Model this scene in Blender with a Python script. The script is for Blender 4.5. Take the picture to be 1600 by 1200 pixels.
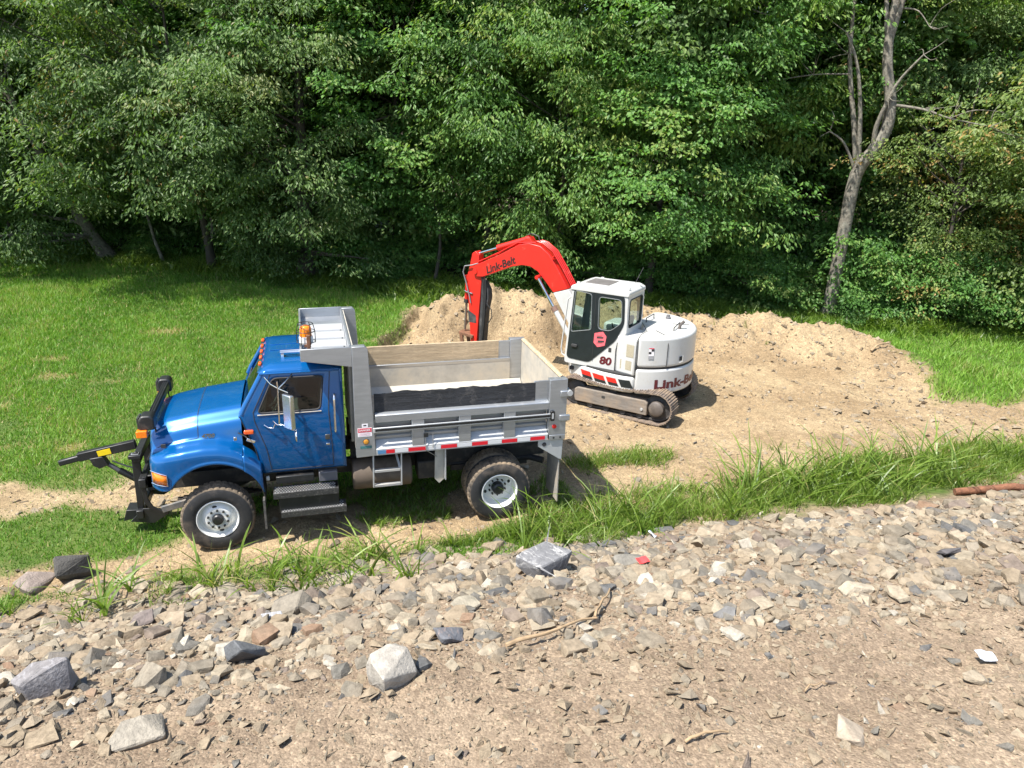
import bpy, bmesh, math, random
import numpy as np
from mathutils import Vector, Matrix, noise as mnoise

# ------------------------------------------------------------------ clear
for o in list(bpy.data.objects):
    bpy.data.objects.remove(o, do_unlink=True)
S = bpy.context.scene
COL = S.collection
rad = math.radians

# ------------------------------------------------------------------ camera
# frame: x runs along the truck towards its tail, y away from the camera, z up
YAW, PITCH, ROLL = .2804, .3377, .027
def _tofr(v):
    c, s = math.cos(YAW), math.sin(YAW)
    return Vector((v[0]*c + v[1]*s, -v[0]*s + v[1]*c, v[2]))
_f = Vector((0, math.cos(PITCH), -math.sin(PITCH)))
_u = Vector((0, math.sin(PITCH), math.cos(PITCH)))
_r = Vector((1, 0, 0))
_R = math.cos(ROLL)*_r + math.sin(ROLL)*_u
_U = -math.sin(ROLL)*_r + math.cos(ROLL)*_u
R_, U_, F_ = _tofr(_R), _tofr(_U), _tofr(_f)
cam_d = bpy.data.cameras.new('camera')
cam = bpy.data.objects.new('camera', cam_d)
COL.objects.link(cam)
cam_d.sensor_width = 36
cam_d.lens = 36*1160.36/1600
cam_d.clip_start = .05
cam_d.clip_end = 2000
CAM = Vector((1.42, -11.36, 6.03))
m = Matrix.Identity(4)
for i in range(3):
    m[i][0] = R_[i]; m[i][1] = U_[i]; m[i][2] = -F_[i]; m[i][3] = CAM[i]
cam.matrix_world = m
S.camera = cam

# ------------------------------------------------------------------ sky and sun
LDIR = Vector((.52, .20, -1.0)).normalized()          # direction the light travels
elev = math.asin(-LDIR.z)
az = math.atan2(-LDIR.x, -LDIR.y)                     # compass angle of the sun, from +y
W = bpy.data.worlds.new('World'); S.world = W; W.use_nodes = True
nt = W.node_tree; nt.nodes.clear()
out = nt.nodes.new('ShaderNodeOutputWorld'); bg = nt.nodes.new('ShaderNodeBackground')
sky = nt.nodes.new('ShaderNodeTexSky'); sky.sky_type = 'NISHITA'; sky.sun_disc = False
sky.sun_elevation = elev; sky.sun_rotation = az
sky.air_density = 1.0; sky.dust_density = 1.2; sky.ozone_density = 1.0
bg.inputs['Strength'].default_value = .135
nt.links.new(sky.outputs[0], bg.inputs[0]); nt.links.new(bg.outputs[0], out.inputs[0])
sd = bpy.data.lights.new('sun', 'SUN'); sd.energy = 4.9; sd.angle = rad(.53); sd.color = (1, .95, .87)
sun = bpy.data.objects.new('sun', sd); COL.objects.link(sun)
sun.rotation_euler = LDIR.to_track_quat('-Z', 'Y').to_euler()
sun.location = (-20, -15, 40)
S.view_settings.view_transform = 'Standard'; S.view_settings.look = 'None'
S.view_settings.exposure = 1.05; S.view_settings.gamma = 1; S.view_settings.use_curve_mapping = False
S.cycles.max_bounces = 7; S.cycles.diffuse_bounces = 3; S.cycles.glossy_bounces = 3
S.cycles.transmission_bounces = 4; S.cycles.transparent_max_bounces = 8
S.cycles.caustics_reflective = False; S.cycles.caustics_refractive = False
S.cycles.use_denoising = True

# ------------------------------------------------------------------ materials
def _n(nt, t, **kw):
    n = nt.nodes.new(t)
    for k, v in kw.items():
        if hasattr(n, k): setattr(n, k, v)
    return n
MATS = {}
def mat(name, color, rough=.5, metal=0., coat=0., vary=.12, vscale=6., dust=0., dustcol=(.42,.33,.23), bump=0., bscale=40., spec=.5, stretch=None, trans=0., alpha=1., dscale=3.):
    """plain procedural material: base colour, low noise variation, dust patches, fine bump"""
    if name in MATS: return MATS[name]
    M = bpy.data.materials.new(name); M.use_nodes = True
    nt = M.node_tree; b = nt.nodes['Principled BSDF']; L = nt.links.new
    b.inputs['Roughness'].default_value = rough; b.inputs['Metallic'].default_value = metal
    b.inputs['Coat Weight'].default_value = coat; b.inputs['Coat Roughness'].default_value = .04
    b.inputs['Specular IOR Level'].default_value = spec
    b.inputs['Transmission Weight'].default_value = trans
    b.inputs['Alpha'].default_value = alpha
    tc = _n(nt, 'ShaderNodeTexCoord'); mp = _n(nt, 'ShaderNodeMapping'); L(tc.outputs['Object'], mp.inputs[0])
    if stretch: mp.inputs['Scale'].default_value = stretch
    nz = _n(nt, 'ShaderNodeTexNoise'); nz.inputs['Scale'].default_value = vscale; nz.inputs['Detail'].default_value = 6
    nz.inputs['Roughness'].default_value = .65
    L(mp.outputs[0], nz.inputs[0])
    r = _n(nt, 'ShaderNodeValToRGB')
    r.color_ramp.elements[0].position = .3; r.color_ramp.elements[1].position = .7
    r.color_ramp.elements[0].color = tuple(max(0, c*(1-vary)) for c in color) + (1,)
    r.color_ramp.elements[1].color = tuple(min(1, c*(1+vary)) for c in color) + (1,)
    L(nz.outputs['Fac'], r.inputs[0])
    last = r.outputs[0]
    if dust > 0:
        n2 = _n(nt, 'ShaderNodeTexNoise'); n2.inputs['Scale'].default_value = dscale; n2.inputs['Detail'].default_value = 8
        n2.inputs['Roughness'].default_value = .7; L(tc.outputs['Object'], n2.inputs[0])
        r2 = _n(nt, 'ShaderNodeValToRGB'); r2.color_ramp.elements[0].position = .62-.35*dust; r2.color_ramp.elements[1].position = .95-.3*dust
        L(n2.outputs['Fac'], r2.inputs[0])
        mx = _n(nt, 'ShaderNodeMix', data_type='RGBA'); L(r2.outputs[0], mx.inputs[0]); L(last, mx.inputs[6]); mx.inputs[7].default_value = (*dustcol, 1)
        last = mx.outputs[2]
        rr = _n(nt, 'ShaderNodeMapRange'); rr.inputs[3].default_value = rough; rr.inputs[4].default_value = max(rough, .8)
        L(r2.outputs[0], rr.inputs[0]); L(rr.outputs[0], b.inputs['Roughness'])
        if metal > 0:
            rm = _n(nt, 'ShaderNodeMapRange'); rm.inputs[3].default_value = metal; rm.inputs[4].default_value = 0
            L(r2.outputs[0], rm.inputs[0]); L(rm.outputs[0], b.inputs['Metallic'])
    L(last, b.inputs['Base Color'])
    if bump > 0:
        n3 = _n(nt, 'ShaderNodeTexNoise'); n3.inputs['Scale'].default_value = bscale; n3.inputs['Detail'].default_value = 5
        L(mp.outputs[0], n3.inputs[0])
        bp = _n(nt, 'ShaderNodeBump'); bp.inputs['Strength'].default_value = bump; bp.inputs['Distance'].default_value = .02
        L(n3.outputs['Fac'], bp.inputs['Height']); L(bp.outputs[0], b.inputs['Normal'])
    MATS[name] = M
    return M

def glass_mat(name, tint=(.55,.68,.62), clear=.6, rough=.02):
    if name in MATS: return MATS[name]
    M = bpy.data.materials.new(name); M.use_nodes = True; nt = M.node_tree; nt.nodes.clear(); L = nt.links.new
    o = _n(nt, 'ShaderNodeOutputMaterial'); t = _n(nt, 'ShaderNodeBsdfTransparent'); g = _n(nt, 'ShaderNodeBsdfGlossy'); g.inputs['Roughness'].default_value = rough
    t.inputs[0].default_value = (*tint, 1)
    fr = _n(nt, 'ShaderNodeFresnel'); fr.inputs[0].default_value = 1.5
    mr = _n(nt, 'ShaderNodeMapRange'); mr.inputs[3].default_value = 1-clear; mr.inputs[4].default_value = 1
    L(fr.outputs[0], mr.inputs[0])
    mx = _n(nt, 'ShaderNodeMixShader'); L(mr.outputs[0], mx.inputs[0]); L(t.outputs[0], mx.inputs[1]); L(g.outputs[0], mx.inputs[2]); L(mx.outputs[0], o.inputs[0])
    MATS[name] = M
    return M

# ------------------------------------------------------------------ object helpers
def link(o, parent=None):
    COL.objects.link(o)
    if parent is not None: o.parent = parent
    return o
def tag(o, label=None, cat=None, group=None, kind=None):
    if label: o['label'] = label
    if cat: o['category'] = cat
    if group: o['group'] = group
    if kind: o['kind'] = kind
    return o
def empty(name, loc=(0,0,0), rz=0., parent=None):
    o = bpy.data.objects.new(name, None); o.location = loc; o.rotation_euler = (0,0,rz); o.empty_display_size = .2
    return link(o, parent)

class MB:
    """collects vertices and faces; build() links them as one mesh object"""
    def __init__(s): s.v = []; s.f = []
    def add(s, vs, fs):
        n = len(s.v); s.v += [tuple(v) for v in vs]; s.f += [tuple(i+n for i in f) for f in fs]; return s
    def box(s, x0, x1, y0, y1, z0, z1):
        vs = [(x,y,z) for x in (x0,x1) for y in (y0,y1) for z in (z0,z1)]
        return s.add(vs, [(0,1,3,2),(4,6,7,5),(0,4,5,1),(2,3,7,6),(0,2,6,4),(1,5,7,3)])
    def bar(s, a, b, w, h, up=(0,0,1)):
        """box bar from a to b, w wide and h high"""
        a = Vector(a); b = Vector(b); d = (b-a).normalized(); up = Vector(up)
        sd_ = d.cross(up)
        if sd_.length < 1e-4: sd_ = d.cross(Vector((1,0,0)))
        sd_.normalize(); u = sd_.cross(d)
        vs = [p + sd_*(i*w/2) + u*(j*h/2) for p in (a,b) for i in (-1,1) for j in (-1,1)]
        return s.add(vs, [(0,1,3,2),(4,6,7,5),(0,4,5,1),(2,3,7,6),(0,2,6,4),(1,5,7,3)])
    def prism(s, poly, axis, a, b):
        """polygon of 2-d points extruded along axis from a to b; axis y takes (x,z), x takes (y,z), z takes (x,y)"""
        def P(p, t):
            return {'y': (p[0], t, p[1]), 'x': (t, p[0], p[1]), 'z': (p[0], p[1], t)}[axis]
        n = len(poly); vs = [P(p, a) for p in poly] + [P(p, b) for p in poly]
        fs = [tuple(range(n-1, -1, -1)), tuple(range(n, 2*n))] + [(i, (i+1) % n, n+(i+1) % n, n+i) for i in range(n)]
        return s.add(vs, fs)
    def tube(s, pts, r, n=8, cap=True):
        pts = [Vector(p) for p in pts]; rs = r if hasattr(r, '__len__') else [r]*len(pts)
        base = len(s.v); prev = None
        for i, p in enumerate(pts):
            d = (pts[min(i+1, len(pts)-1)] - pts[max(i-1, 0)]).normalized()
            if prev is None:
                a = d.cross(Vector((0,0,1)))
                if a.length < .05: a = d.cross(Vector((1,0,0)))
            else: a = prev - d*prev.dot(d)
            a.normalize(); prev = a; b = d.cross(a)
            for k in range(n):
                t = 2*math.pi*k/n
                s.v.append(tuple(p + (a*math.cos(t) + b*math.sin(t))*rs[i]))
        for i in range(len(pts)-1):
            for k in range(n):
                q = base+i*n
                s.f.append((q+k, q+(k+1) % n, q+n+(k+1) % n, q+n+k))
        if cap:
            s.f.append(tuple(base+k for k in range(n-1, -1, -1)))
            s.f.append(tuple(base+(len(pts)-1)*n+k for k in range(n)))
        return s
    def lathe(s, prof, c, axis='y', n=32, close=False):
        """profile of (along, radius) spun about the axis through c"""
        base = len(s.v)
        for (t, r) in prof:
            for k in range(n):
                a = 2*math.pi*k/n; u, w = r*math.cos(a), r*math.sin(a)
                p = {'y': (c[0]+u, c[1]+t, c[2]+w), 'x': (c[0]+t, c[1]+u, c[2]+w), 'z': (c[0]+u, c[1]+w, c[2]+t)}[axis]
                s.v.append(p)
        for i in range(len(prof)-1):
            for k in range(n):
                q = base+i*n
                s.f.append((q+k, q+(k+1) % n, q+n+(k+1) % n, q+n+k))
        if not close:
            s.f.append(tuple(base+k for k in range(n)))
            s.f.append(tuple(base+(len(prof)-1)*n+k for k in range(n)))
        return s
    def grid(s, rows, wrap=False):
        """rows of points, all the same length"""
        base = len(s.v); n = len(rows[0])
        for r in rows: s.v += [tuple(p) for p in r]
        for i in range(len(rows)-1):
            for k in range(n if wrap else n-1):
                q = base+i*n
                s.f.append((q+k, q+(k+1) % n, q+n+(k+1) % n, q+n+k))
        return s
    def xf(s, M):
        s.v = [tuple(M @ Vector(v)) for v in s.v]; return s
    def mesh(s, name, mt, smooth=None, fix=True):
        me = bpy.data.meshes.new(name); me.from_pydata(s.v, [], s.f)
        if fix:
            bm = bmesh.new(); bm.from_mesh(me); bmesh.ops.recalc_face_normals(bm, faces=bm.faces); bm.to_mesh(me); bm.free()
        if mt: me.materials.append(mt)
        if smooth is not None:
            me.shade_smooth(); me.set_sharp_from_angle(angle=rad(smooth))
        me.update()
        return me
    def build(s, name, mt, parent=None, smooth=None, bevel=0, seg=2, thick=0, fix=True):
        o = bpy.data.objects.new(name, s.mesh(name, mt, smooth, fix)); link(o, parent)
        if thick:
            md = o.modifiers.new('thick', 'SOLIDIFY'); md.thickness = thick; md.offset = -1
        if bevel:
            md = o.modifiers.new('bevel', 'BEVEL'); md.width = bevel; md.segments = seg; md.limit_method = 'ANGLE'; md.angle_limit = rad(35)
            o.data.shade_smooth(); o.data.set_sharp_from_angle(angle=rad(50))
        return o

def panel(outer, holes, P, thick, nrm):
    """flat sheet with holes: outer and hole loops of 2-d points, P maps (u,v) to 3-d, thickened along -nrm"""
    bm = bmesh.new(); es = []
    for lp in [outer] + holes:
        vs = [bm.verts.new(P(p)) for p in lp]
        for i in range(len(vs)): es.append(bm.edges.new((vs[i], vs[(i+1) % len(vs)])))
    bmesh.ops.triangle_fill(bm, use_beauty=True, use_dissolve=False, edges=es, normal=Vector(nrm))
    fs = list(bm.faces)
    r = bmesh.ops.extrude_face_region(bm, geom=fs)
    n = Vector(nrm)*-thick
    for g in r['geom']:
        if isinstance(g, bmesh.types.BMVert): g.co += n
    bmesh.ops.recalc_face_normals(bm, faces=bm.faces)
    b = MB(); bm.verts.index_update()
    b.v = [tuple(v.co) for v in bm.verts]; b.f = [tuple(v.index for v in f.verts) for f in bm.faces]
    bm.free()
    return b

def rrect(x0, x1, z0, z1, r, n=4):
    pts = []
    for cx, cz, a0 in ((x1-r, z1-r, 0), (x0+r, z1-r, 90), (x0+r, z0+r, 180), (x1-r, z0+r, 270)):
        for k in range(n+1):
            a = rad(a0+90*k/n); pts.append((cx+r*math.cos(a), cz+r*math.sin(a)))
    return pts
def rpoly(pts, r, n=4):
    """polygon with its corners rounded"""
    res = []; N = len(pts)
    for i in range(N):
        p = Vector(pts[i]); a = Vector(pts[i-1]); b = Vector(pts[(i+1) % N])
        ra = min(r, (a-p).length*.45); rb = min(r, (b-p).length*.45)
        p0 = p+(a-p).normalized()*ra; p1 = p+(b-p).normalized()*rb
        for k in range(n+1):
            t = k/n; res.append(tuple(p0*(1-t)**2 + p*2*t*(1-t) + p1*t*t))
    return res
def catmull(pts, m=4):
    pts = [Vector(p) for p in pts]; res = []
    for i in range(len(pts)-1):
        p0 = pts[max(i-1, 0)]; p1 = pts[i]; p2 = pts[i+1]; p3 = pts[min(i+2, len(pts)-1)]
        for k in range(m):
            t = k/m
            res.append(.5*((2*p1)+(p2-p0)*t+(2*p0-5*p1+4*p2-p3)*t*t+(3*p1-p0-3*p2+p3)*t**3))
    res.append(pts[-1]); return res

def text_mb(body, size, bold=0., shear=0.):
    c = bpy.data.curves.new('lettering', 'FONT'); c.body = body; c.size = size; c.align_x = 'LEFT'; c.offset = bold; c.shear = shear
    c.resolution_u = 3; c.extrude = 0
    o = bpy.data.objects.new('lettering', c); COL.objects.link(o)
    dg = bpy.context.evaluated_depsgraph_get(); dg.update()
    me = bpy.data.meshes.new_from_object(o.evaluated_get(dg))
    b = MB(); b.v = [tuple(v.co) for v in me.vertices]; b.f = [tuple(p.vertices) for p in me.polygons]
    bpy.data.objects.remove(o, do_unlink=True); bpy.data.meshes.remove(me); bpy.data.curves.remove(c)
    return b
def np_mesh(name, v, f, mt, attrs=None, smooth=False, point_attrs=None):
    """mesh from numpy arrays: v (n,3), f (m,k) all faces the same size"""
    v = np.ascontiguousarray(v, np.float32); f = np.ascontiguousarray(f, np.int32)
    me = bpy.data.meshes.new(name); k = f.shape[1]
    me.vertices.add(len(v)); me.vertices.foreach_set('co', v.ravel())
    me.loops.add(f.size); me.loops.foreach_set('vertex_index', f.ravel())
    me.polygons.add(len(f)); me.polygons.foreach_set('loop_start', np.arange(0, f.size, k, dtype=np.int32))
    me.update(calc_edges=True)
    for nm, a in (point_attrs or {}).items():
        at = me.attributes.new(nm, 'FLOAT', 'POINT'); at.data.foreach_set('value', np.ascontiguousarray(a, np.float32))
    if mt: me.materials.append(mt)
    if smooth: me.shade_smooth()
    else: me.shade_flat()
    return me

# ================================================================== GROUND
def _lat(seed): return np.random.RandomState(seed).rand(256, 256)
_LAT = {}
def vn(x, y, sc, seed=0):
    if seed not in _LAT: _LAT[seed] = _lat(seed)
    T = _LAT[seed]; u = np.asarray(x, float)*sc + seed*17.3; w = np.asarray(y, float)*sc + seed*7.7
    i = np.floor(u).astype(int); j = np.floor(w).astype(int); a = u-i; b = w-j
    a = a*a*(3-2*a); b = b*b*(3-2*b); i &= 255; j &= 255; i1 = (i+1) & 255; j1 = (j+1) & 255
    return (T[i,j]*(1-a)+T[i1,j]*a)*(1-b) + (T[i,j1]*(1-a)+T[i1,j1]*a)*b - .5
def fbm(x, y, sc, seed=0, oc=4, g=.5):
    r = 0; amp = 1
    for k in range(oc): r = r + amp*vn(x, y, sc*2**k, seed+k); amp *= g
    return r
def sstep(a, b, x):
    t = np.clip((x-a)/(b-a), 0, 1); return t*t*(3-2*t)
def polydist(x, y, P):
    """distance to a polyline, and value interpolated along it"""
    best = np.full(np.shape(x), 1e9); val = np.zeros(np.shape(x))
    for (ax, ay, av), (bx, by, bv) in zip(P[:-1], P[1:]):
        dx, dy = bx-ax, by-ay; t = np.clip(((x-ax)*dx+(y-ay)*dy)/(dx*dx+dy*dy), 0, 1)
        d = np.hypot(x-ax-t*dx, y-ay-t*dy); v = av+(bv-av)*t
        k = d < best; best = np.where(k, d, best); val = np.where(k, v, val)
    return best, val
def inpoly(x, y, P):
    """signed distance-like mask: positive inside"""
    x = np.asarray(x, float); y = np.asarray(y, float); c = np.zeros(x.shape, bool); d = np.full(x.shape, 1e9)
    for (ax, ay), (bx, by) in zip(P, P[1:]+P[:1]):
        cr = ((ay > y) != (by > y)) & (x < (bx-ax)*(y-ay)/((by-ay) if by != ay else 1e-9)+ax); c ^= cr
        dx, dy = bx-ax, by-ay; t = np.clip(((x-ax)*dx+(y-ay)*dy)/(dx*dx+dy*dy), 0, 1)
        d = np.minimum(d, np.hypot(x-ax-t*dx, y-ay-t*dy))
    return np.where(c, d, -d)

RIDGE = [(4.9,11.2,.55),(5.6,10.5,1.0),(6.5,10.5,1.28),(7.5,10.1,1.08),(8.3,9.5,1.12),(9.6,9.3,1.0),(11.2,8.9,.8),(12.5,8.4,.70),(13.4,7.9,.66),(14.6,7.2,.70),(15.6,6.5,.62),(16.6,5.8,.62),(17.0,4.8,.35)]
# bare earth: the dug-out yard round the excavator, as plan outline
YARD = [(3.05,9.6),(3.9,10.6),(4.7,12.0),(8,12.0),(12,10.2),(15,8.9),(17.2,7.4),(17.5,5.2),(17.1,3.4),(16.3,2.3),(18.2,1.7),(21,2.4),(24,4.2),(40,9),(40,1.6),(24,.4),(16.5,-.6),(13,-1.3),(10.6,-1.4),(8.6,-1.5),(6.9,-1.5),(5.6,-1.5),(4.0,-1.6),(1.0,-1.6),(-6,-1.9),(-6,-1.2),(-2.2,-.9),(-.8,-.75),(.4,-.3),(2.0,.2),(3.8,.5),(5.2,1.5),(5.3,4),(4.4,7)]
TRACK = [(-14,3.0,.5),(-6,1.75,.55),(-3,1.25,.6),(-1.3,1.0,.5),(1,1.0,.4)]        # worn wheel track running off past the truck's nose
PIT = [(3.2,8.2),(3.35,9.65),(4.1,10.5),(4.85,11.5),(6.5,10.2),(9,8.5),(7,6.0),(5,6.0)]
def embank(y):
    d = -np.asarray(y, float)
    return np.interp(d, [1.5,2.1,2.8,3.6,4.6,5.6,6.6,8,10,14,60], [0,.05,.25,.62,1.05,1.36,1.52,1.62,1.70,1.74,1.74])
def hgt(x, y):
    x = np.asarray(x, float); y = np.asarray(y, float)
    z = embank(y + .25*vn(x, y, .35, 3))
    bank = sstep(1.6, 3.2, -y)
    # gentle field undulation, slightly rising to the wood
    z = z + (1-bank)*.10*fbm(x, y, .16, 5, 3)
    z = z + .25*sstep(14, 30, y + .55*x)*(1-bank)
    d, h = polydist(x, y + .5*vn(x, y, .5, 9), RIDGE)
    s = np.where(y < 10, 1.15, .95)
    rg = h*np.exp(-(d/s)**2)
    yard = inpoly(x, y, YARD); ym = sstep(-.35, .25, yard)
    z = z + rg*(1 + np.where(x > 11.5, .24, .42)*fbm(x, y, .9, 21, 4, .5)) + np.minimum(rg, .6)*np.where(x > 11.5, .36, .52)*fbm(x, y, 1.9, 31, 5, .72)
    z = z - .10*sstep(5.2, 7.5, x)*sstep(-.2, 1.5, y)*sstep(.8, .0, rg)*ym
    z = z - .42*sstep(-.05, .09, inpoly(x, y, PIT)+.12*vn(x, y, 1.6, 33))*sstep(.95, .35, rg)
    z = z + ym*(1-bank)*(.07*fbm(x, y, 1.1, 41, 5, .65) + .035*fbm(x, y, 5, 47, 3, .7))
    z = z + bank*(.10*fbm(x, y, .8, 51, 5, .55) + .018*fbm(x, y, 7, 57, 3, .7))
    tk, _ = polydist(x, y, TRACK)
    z = z - .05*np.exp(-(tk/.4)**2)*(1-bank)
    # wheel rut of the truck, shallow
    return z
def hz(x, y): return float(hgt(np.array([x]), np.array([y]))[0])

def bare(x, y):
    """1 where earth is bare, 0 where grass grows"""
    n = fbm(x, y, .9, 61, 4, .6)
    b = sstep(-.25, .25, inpoly(x, y, YARD) + .7*n)
    tk, w = polydist(x, y, TRACK)
    b = np.maximum(b, sstep(.35, -.25, tk - w + .8*n)*.95)
    b = np.maximum(b, sstep(1.7, 2.4, -y + 1.0*n))
    # thin dry patches in the field
    sp = 0
    for (px, py, r) in ((-7.2,7.7,.55),(-6.1,6.2,.5),(-4.4,7.8,.55),(-5.2,5.9,.5),(-4.1,5.6,.35),(-3.2,7.2,.4),(-3.9,3.6,.55),(-3.1,3.4,.35),(-2.5,11.5,.6),(1.7,12.6,.5),(-4.9,9.2,.4),(.4,9.8,.5),(-2.4,2.9,.4)):
        sp = np.maximum(sp, np.exp(-(((x-px)/r)**2 + ((y-py)/(r*.55))**2)))
    return b, sstep(.25, 1.15, sp*(1+1.6*fbm(x, y, 2.6, 65, 3, .6)) + .8*n)

def axis_pts(lo, hi, fine, far, flo, fhi, mid=None):
    pts = list(np.arange(flo, fhi+1e-6, fine)); a = []; st = fine; p = flo
    while p > lo: st *= 1.35; p -= st; a.append(p)
    b = []; st = fine; p = fhi
    while p < hi: st *= 1.35; p += st; b.append(p)
    return np.array(a[::-1]+pts+b)
xs = axis_pts(-900, 900, .085, 0, -15.5, 27.5)
ys = np.concatenate([axis_pts(-900, -9.9, .05, 0, -9.9, -9.9)[:-1], np.arange(-9.9, .6, .055), np.arange(.6, 14, .085), np.arange(14, 31, .25), axis_pts(31, 900, .3, 0, 31, 31)[1:]])
ys = np.unique(np.round(ys, 4))
GX, GY = np.meshgrid(xs, ys)
GZ = hgt(GX, GY); BB, SP = bare(GX, GY)
WOODY = sstep(-.2, 1.2, GY - np.interp(GX, [-60,-13,-6,1,6,11,15,18,22,25,60], [50,26.8,24.4,19.6,16.0,13.8,11.3,9.9,8.0,6.2,-8]) + fbm(GX, GY, .8, 63, 3))
nx, ny = len(xs), len(ys)
idx = np.arange(nx*ny).reshape(ny, nx)
gf = np.stack([idx[:-1,:-1], idx[:-1,1:], idx[1:,1:], idx[1:,:-1]], -1).reshape(-1, 4)

def ground_mat():
    M = bpy.data.materials.new('ground_earth'); M.use_nodes = True; nt = M.node_tree; L = nt.links.new
    b = nt.nodes['Principled BSDF']; b.inputs['Roughness'].default_value = .95; b.inputs['Specular IOR Level'].default_value = .15
    tc = _n(nt, 'ShaderNodeTexCoord')
    def noise(sc, det=6, ro=.65):
        n = _n(nt, 'ShaderNodeTexNoise'); n.inputs['Scale'].default_value = sc; n.inputs['Detail'].default_value = det; n.inputs['Roughness'].default_value = ro
        L(tc.outputs['Object'], n.inputs[0]); return n.outputs['Fac']
    def ramp(s, stops):
        r = _n(nt, 'ShaderNodeValToRGB'); e = r.color_ramp.elements
        while len(e) < len(stops): e.new(.5)
        for k, (p, c) in enumerate(stops): e[k].position = p; e[k].color = (*c, 1)
        L(s, r.inputs[0]); return r.outputs[0]
    def mix(f, a, c, mode='MIX'):
        x = _n(nt, 'ShaderNodeMix', data_type='RGBA'); x.blend_type = mode
        if isinstance(f, float): x.inputs[0].default_value = f
        else: L(f, x.inputs[0])
        L(a, x.inputs[6]); L(c, x.inputs[7]); return x.outputs[2]
    def attr(n):
        a = _n(nt, 'ShaderNodeAttribute'); a.attribute_name = n; return a.outputs['Fac']
    # yellow subsoil of the yard, browner crushed shale of the bank
    yard = ramp(noise(.55, 9, .7), [(.28,(.17,.121,.071)),(.46,(.245,.181,.109)),(.62,(.31,.24,.148)),(.8,(.205,.149,.09))])
    bank = ramp(noise(.8, 9, .7), [(.28,(.152,.114,.081)),(.5,(.213,.164,.117)),(.72,(.268,.212,.153))])
    earth = mix(attr('bank'), yard, bank)
    grain = ramp(noise(55, 3), [(.3,(.80,.79,.78)),(.55,(1,1,1)),(.75,(1.18,1.17,1.16))])
    earth = mix(1.0, earth, grain, 'MULTIPLY')
    def cells(sc, stops, rnd_=1.):
        v = _n(nt, 'ShaderNodeTexVoronoi'); v.inputs['Scale'].default_value = sc; L(tc.outputs['Object'], v.inputs['Vector'])
        sx_ = _n(nt, 'ShaderNodeSeparateColor'); L(v.outputs['Color'], sx_.inputs[0]); return ramp(sx_.outputs[0], stops)
    ST = [(0,(.70,.68,.66)),(.3,(.98,.97,.96)),(.7,(1.06,1.05,1.03)),(.86,(1.30,1.29,1.26)),(1,(1.5,1.49,1.45))]
    earth = mix(.7, earth, cells(46, ST), 'MULTIPLY')
    earth = mix(.5, earth, cells(19, ST), 'MULTIPLY')
    turf = ramp(noise(2.2), [(.3,(.045,.075,.016)),(.5,(.075,.115,.025)),(.7,(.105,.135,.035))])
    thatch = ramp(noise(14), [(.35,(.22,.16,.075)),(.65,(.34,.26,.14))])
    c = mix(attr('dry'), turf, thatch)
    c = mix(attr('bare'), c, earth)
    litter = ramp(noise(7), [(.3,(.030,.022,.014)),(.6,(.06,.043,.026)),(.8,(.035,.04,.018))])
    c = mix(attr('wood'), c, litter)
    L(c, b.inputs['Base Color'])
    v = _n(nt, 'ShaderNodeTexVoronoi'); v.inputs['Scale'].default_value = 46; L(tc.outputs['Object'], v.inputs['Vector'])
    mr = _n(nt, 'ShaderNodeMath', operation='MULTIPLY_ADD'); L(v.outputs['Distance'], mr.inputs[0]); mr.inputs[1].default_value = -.6
    L(noise(9, 8, .7), mr.inputs[2])
    bp = _n(nt, 'ShaderNodeBump'); bp.inputs['Strength'].default_value = .55; bp.inputs['Distance'].default_value = .03
    L(mr.outputs[0], bp.inputs['Height']); L(bp.outputs[0], b.inputs['Normal'])
    return M
gme = np_mesh('ground', np.stack([GX, GY, GZ], -1).reshape(-1, 3), gf, ground_mat(), smooth=True,
              point_attrs={'bare': BB.ravel(), 'dry': (.5*SP*(1-BB)).ravel(), 'bank': sstep(1.5, 2.6, -GY).ravel(), 'wood': WOODY.ravel()})
ground = link(bpy.data.objects.new('ground', gme)); tag(ground, kind='structure')

# ================================================================== STONES
rng = np.random.RandomState(11)
def hull(npts, dims, seed, jit=.25):
    r = np.random.RandomState(seed); bm = bmesh.new()
    # points on a squashed box: flat, angular like split shale
    for _ in range(npts):
        p = r.uniform(-1, 1, 3); k = r.randint(0, 3); p[k] = math.copysign(1, p[k])*(1-jit*r.rand())
        bm.verts.new((p[0]*dims[0], p[1]*dims[1], p[2]*dims[2]))
    res = bmesh.ops.convex_hull(bm, input=bm.verts)
    dead = list({g for g in res['geom_interior'] + res['geom_unused'] if isinstance(g, bmesh.types.BMVert) and g.is_valid})
    bmesh.ops.delete(bm, geom=dead, context='VERTS')
    bmesh.ops.triangulate(bm, faces=bm.faces); bmesh.ops.recalc_face_normals(bm, faces=bm.faces)
    bm.verts.index_update()
    V = np.array([v.co[:] for v in bm.verts]); F = np.array([[v.index for v in f.verts] for f in bm.faces]); bm.free()
    return V, F
SHAPES = []
for k in range(26):
    fl = [.22, .34, .46, .62, .17][k % 5]
    SHAPES.append(hull([16, 20, 18, 24, 15][k % 5], (1, [.62,.8,.95,.7][k % 4], fl), 100+k))
PEBBLE = [hull(7, (1,.75,.6), 300+k, .5) for k in range(8)]

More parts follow.
